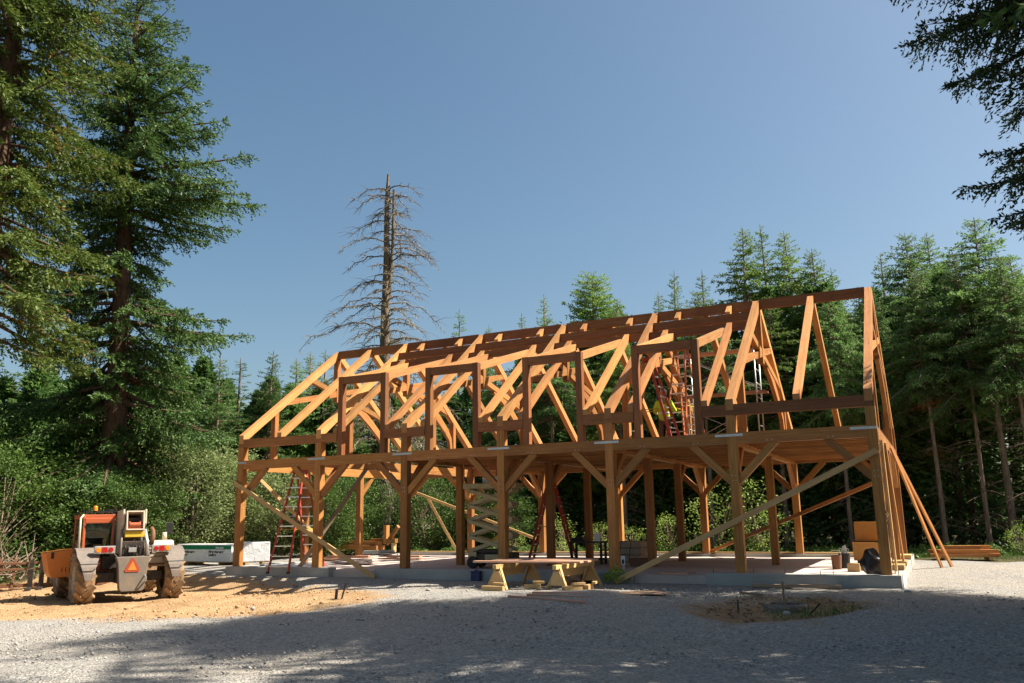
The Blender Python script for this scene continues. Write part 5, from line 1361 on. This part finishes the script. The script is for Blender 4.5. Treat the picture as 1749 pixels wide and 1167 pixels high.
# ------------------------------------------------------------------ the worker
M['skin'] = plain('skin', (0.50, 0.28, 0.18), 0.55, 0, 0.05, bmp=0)
M['hivis'] = plain('hi_vis_yellow_cloth', (0.62, 0.72, 0.04), 0.8, 0, 0.1)
M['hivisgreen'] = plain('green_shoulder_cloth', (0.16, 0.32, 0.10), 0.85, 0, 0.1)
M['helmetgrey'] = plain('grey_cap', (0.42, 0.43, 0.45), 0.6, 0, 0.1)
M['boot'] = plain('brown_boot_leather', (0.07, 0.04, 0.02), 0.7)
def skin_mesh(name, chains, mat, parent, sub=2, loc=None):
    """chains: lists of (key, position, radius); shared keys join; first vertex is the root"""
    vs, rs, es, key = [], [], [], {}
    for ch in chains:
        prev = None
        for k, p, r in ch:
            if k not in key: key[k] = len(vs); vs.append(p); rs.append(r)
            if prev is not None: es.append((prev, key[k]))
            prev = key[k]
    me = bpy.data.meshes.new(name); me.from_pydata(vs, es, []); me.materials.append(mat)
    o = bpy.data.objects.new(name, me); COL.objects.link(o); o.parent = parent
    o.modifiers.new('skin', 'SKIN')
    lay = me.skin_vertices[0].data
    for i, r in enumerate(rs):
        r = r if isinstance(r, tuple) else (r, r); lay[i].radius = r; lay[i].use_root = (i == 0)
    sb = o.modifiers.new('sub', 'SUBSURF'); sb.levels = sub; sb.render_levels = sub
    o.modifiers['skin'].use_smooth_shade = True
    return o
def worker():
    # local frame: faces +y, back to the camera; about 1.6 m tall
    t = thing('person', 'worker in a yellow and green hi-vis jacket, back turned, among ladders on the upper deck', 'person', (11.85, 3.35, 3.02), rad(14))
    hips, chest, neck, head = (0, 0, 0.82), (0.0, 0.02, 1.15), (0, 0.03, 1.31), (0, 0.05, 1.47)
    arms, hands = {}, {}
    body = [[('hip', hips, (0.12, 0.09)), ('waist', (0, 0.01, 0.95), (0.115, 0.085)), ('chest', chest, (0.14, 0.09)), ('neckb', (0, 0.025, 1.27), (0.06, 0.055)), ('neck', (0, 0.03, 1.34), 0.055), ('head1', (0, 0.055, 1.40), (0.085, 0.095)), ('head2', (0, 0.055, 1.49), (0.108, 0.118)), ('head3', (0, 0.045, 1.585), (0.085, 0.085))]]
    pose = {-1: ((-0.18, 0.02, 1.22), (-0.25, 0.06, 0.98), (-0.22, 0.27, 0.96)), 1: ((0.18, 0.02, 1.22), (0.27, 0.05, 1.00), (0.30, 0.27, 1.02))}
    for sd in (-1, 1):
        sh, el, wr = pose[sd]
        body.append([('chest', chest, 0.1), ('sh%d' % sd, sh, 0.055), ('el%d' % sd, el, 0.042), ('wr%d' % sd, wr, 0.030), ('palm%d' % sd, (wr[0], wr[1]+0.05, wr[2]+0.005), (0.034, 0.018))])
        for q, (dx, ln) in enumerate(((-0.026, 0.060), (-0.009, 0.070), (0.009, 0.066), (0.026, 0.052))):
            px, py, pz = wr[0]+dx, wr[1]+0.085, wr[2]+0.005
            body.append([('palm%d' % sd, (0, 0, 0), 0.03), ('f%d%d' % (sd, q), (px, py, pz), 0.009), ('g%d%d' % (sd, q), (px, py+ln*0.5, pz-0.008), 0.008), ('h%d%d' % (sd, q), (px, py+ln*0.7, pz-0.035), 0.007)])
        body.append([('palm%d' % sd, (0, 0, 0), 0.03), ('t%d' % sd, (wr[0]-sd*0.038, wr[1]+0.055, wr[2]-0.01), 0.010), ('u%d' % sd, (wr[0]-sd*0.042, wr[1]+0.085, wr[2]-0.03), 0.008)])
        hx = sd*0.085
        body.append([('hip', hips, 0.1), ('th%d' % sd, (hx, 0.0, 0.72), 0.078), ('kn%d' % sd, (hx*1.25, 0.03, 0.43), 0.055), ('an%d' % sd, (hx*1.35, -0.01, 0.09), 0.038), ('toe%d' % sd, (hx*1.4, 0.13, 0.035), (0.035, 0.028))])
    b = skin_mesh('body', body, M['skin'], t)
    jk = [[('a', (0, 0.005, 0.66), (0.170, 0.135)), ('b', (0, 0.01, 0.92), (0.165, 0.125)), ('c', (0, 0.02, 1.14), (0.165, 0.115)), ('d', (0, 0.025, 1.25), (0.11, 0.085)), ('e', (0, 0.028, 1.31), (0.065, 0.06))]]
    for sd in (-1, 1):
        sh, el, wr = pose[sd]
        jk.append([('c', (0, 0, 0), 0.1), ('s%d' % sd, sh, 0.078), ('l%d' % sd, el, 0.064), ('w%d' % sd, (wr[0], wr[1]-0.03, wr[2]), 0.048)])
    skin_mesh('jacket', jk, M['hivis'], t)
    # green yoke across the shoulders and two reflective bands
    yk = [[('m', (0, 0.018, 1.235), (0.12, 0.10))]]
    yk = [[('a', (-0.19, 0.018, 1.235), 0.083), ('m', (0, 0.022, 1.215), (0.125, 0.123)), ('b', (0.19, 0.018, 1.235), 0.083)]]
    skin_mesh('shoulder_yoke', yk, M['hivisgreen'], t)
    MB().lathe([(0.150, 0.0), (0.157, 0.0), (0.157, 0.05), (0.150, 0.05)], (0, 0.01, 0.90), 24).build('reflective_band', M['white'], t, smooth=True)
    tr = [[('h', (0, 0, 0.80), (0.150, 0.115))]]
    for sd in (-1, 1):
        hx = sd*0.085
        tr.append([('h', (0, 0, 0.8), 0.1), ('t%d' % sd, (hx, 0, 0.70), 0.092), ('k%d' % sd, (hx*1.25, 0.03, 0.43), 0.070), ('f%d' % sd, (hx*1.35, -0.005, 0.12), 0.058)])
    skin_mesh('trousers', tr, M['cloth'], t)
    for sd in (-1, 1):
        hx = sd*0.115
        skin_mesh('boot', [[('a', (hx, -0.01, 0.13), 0.048), ('b', (hx, 0.0, 0.05), 0.05), ('c', (hx*1.04, 0.14, 0.038), (0.045, 0.035))]], M['boot'], t)
    # cap and face
    MB().lathe([(0.0, 0.098), (0.05, 0.09), (0.082, 0.055), (0.092, 0.01), (0.090, -0.01), (0.086, -0.01)], (0, 0.052, 1.52), 20).prism([(-0.06, 0.13), (0.06, 0.13), (0.05, 0.20), (-0.05, 0.20)], 'z', 1.512, 1.52).build('cap', M['helmetgrey'], t, smooth=True)
    skin_mesh('nose', [[('a', (0, 0.135, 1.475), 0.010), ('b', (0, 0.150, 1.450), 0.013)]], M['skin'], b)
    for sd in (-1, 1):
        skin_mesh('ear', [[('a', (sd*0.078, 0.045, 1.485), (0.006, 0.016)), ('b', (sd*0.080, 0.045, 1.455), (0.005, 0.012))]], M['skin'], b)
        MB().lathe([(0.0, 0.008), (0.008, 0.005), (0.01, 0.0)], (sd*0.03, 0.132, 1.49), 10, 0, 'y').build('eye', M['black'], b, smooth=True)
    MB().box((0, 0.136, 1.425), (0.045, 0.006, 0.006)).build('mouth', M['rust'], b)
worker()

# ------------------------------------------------------------------ loose stones and clods
def scatter(name, n, xy, size, mat, label, seed):
    g = np.random.default_rng(seed); base = np.array([[0, 0, 1], [.94, 0, .1], [.29, .89, 0], [-.76, .55, .1], [-.76, -.55, -.05], [.29, -.89, .1], [0, 0, -1.0]])
    F = np.array([[0, 1, 2], [0, 2, 3], [0, 3, 4], [0, 4, 5], [0, 5, 1], [6, 2, 1], [6, 3, 2], [6, 4, 3], [6, 5, 4], [6, 1, 5]])
    X, Y = xy(g, n); n = len(X); r = size[0]+(size[1]-size[0])*g.uniform(0, 1, n)**3
    a = g.uniform(0, 6.28, n); V = np.repeat(base[None], n, 0)*(1+0.3*g.normal(size=(n, 7, 1)))
    V = V*np.stack([r, r*g.uniform(.6, 1, n), r*g.uniform(.35, .7, n)], 1)[:, None]
    c, s_ = np.cos(a)[:, None], np.sin(a)[:, None]
    V = np.stack([V[:, :, 0]*c-V[:, :, 1]*s_, V[:, :, 0]*s_+V[:, :, 1]*c, V[:, :, 2]], -1)
    V += np.stack([X, Y, gz(X, Y)+r*0.15], 1)[:, None]
    FF = (F[None]+(np.arange(n)*7)[:, None, None]).reshape(-1, 3)
    o = bpy.data.objects.new(name, np_mesh(name, V.reshape(-1, 3), FF, mat)); COL.objects.link(o); tag(o, label, 'stones', kind='stuff')
def gxy(g, n):
    x = g.uniform(-8, 22, n); y = 1.5-17*g.uniform(0, 1, n)**0.8
    ok = (y < -0.45) & (poly_sdf(x, y, DIRT) < 0.1) & (poly_sdf(x, y, HOLE) < 0)
    return x[ok], y[ok]
def dxy(g, n):
    x = g.uniform(-9, 8.5, n); y = g.uniform(-12, 0.5, n); ok = poly_sdf(x, y, DIRT) > 0.0
    return x[ok], y[ok]
def hxy(g, n):
    x = g.uniform(14, 17.6, n); y = g.uniform(-6.6, -2.2, n); ok = poly_sdf(x, y, HOLE) > -0.15
    return x[ok], y[ok]
def stone_mat(name, c1, c2):
    m, n, b = newmat(name); ge = N(n, 'ShaderNodeNewGeometry')
    n.links.new(ramp(n, ge.outputs['Random Per Island'], [(0.0, c1), (1.0, c2)]).outputs[0], b.inputs['Base Color']); b.inputs['Roughness'].default_value = 0.95
    return m
M['stone'] = stone_mat('loose_stone', (0.19, 0.18, 0.17), (0.44, 0.41, 0.36)); M['clod'] = stone_mat('dirt_clod', (0.22, 0.13, 0.06), (0.44, 0.27, 0.13)); M['soil'] = stone_mat('dark_clod', (0.15, 0.09, 0.045), (0.38, 0.26, 0.15))
scatter('loose_gravel', 26000, gxy, (0.010, 0.034), M['stone'], 'loose grey stones over the gravel yard', 31)
scatter('dirt_clods', 3600, dxy, (0.012, 0.055), M['clod'], 'sandy clods over the orange dirt patch', 32)
scatter('soil_clods', 1200, hxy, (0.010, 0.050), M['soil'], 'dark soil clods round the manhole ring', 33)

# ------------------------------------------------------------------ pipe scaffold on the upper deck behind the ladders
def scaffold():
    t = thing('scaffold', 'grey pipe scaffold with plank levels on the upper deck behind the ladders', 'scaffold', (12.75, 6.75, 3.01))
    for x in (-1.05, 1.05):
        m = MB()
        for y in (-0.38, 0.38): m.tube([(x, y, 0), (x, y, 3.05)], 0.021, 8)
        for k in range(7): m.tube([(x, -0.38, 0.35+0.42*k), (x, 0.38, 0.35+0.42*k)], 0.014, 6)
        m.build('end_frame', M['steel'], t, smooth=True)
    for y in (-0.40, 0.40):
        for z in (0.35, 1.95):
            MB().tube([(-1.05, y, z), (1.05, y, z+1.0)], 0.010, 6).tube([(-1.05, y, z+1.0), (1.05, y+0.02, z)], 0.010, 6).build('cross_brace', M['steel'], t)
    for z in (1.78, 3.07):
        for y in (-0.2, 0.06): MB().box((0, y, z), (2.6, 0.24, 0.05)).build('plank', M['sawn'], t, 0.003)
scaffold()
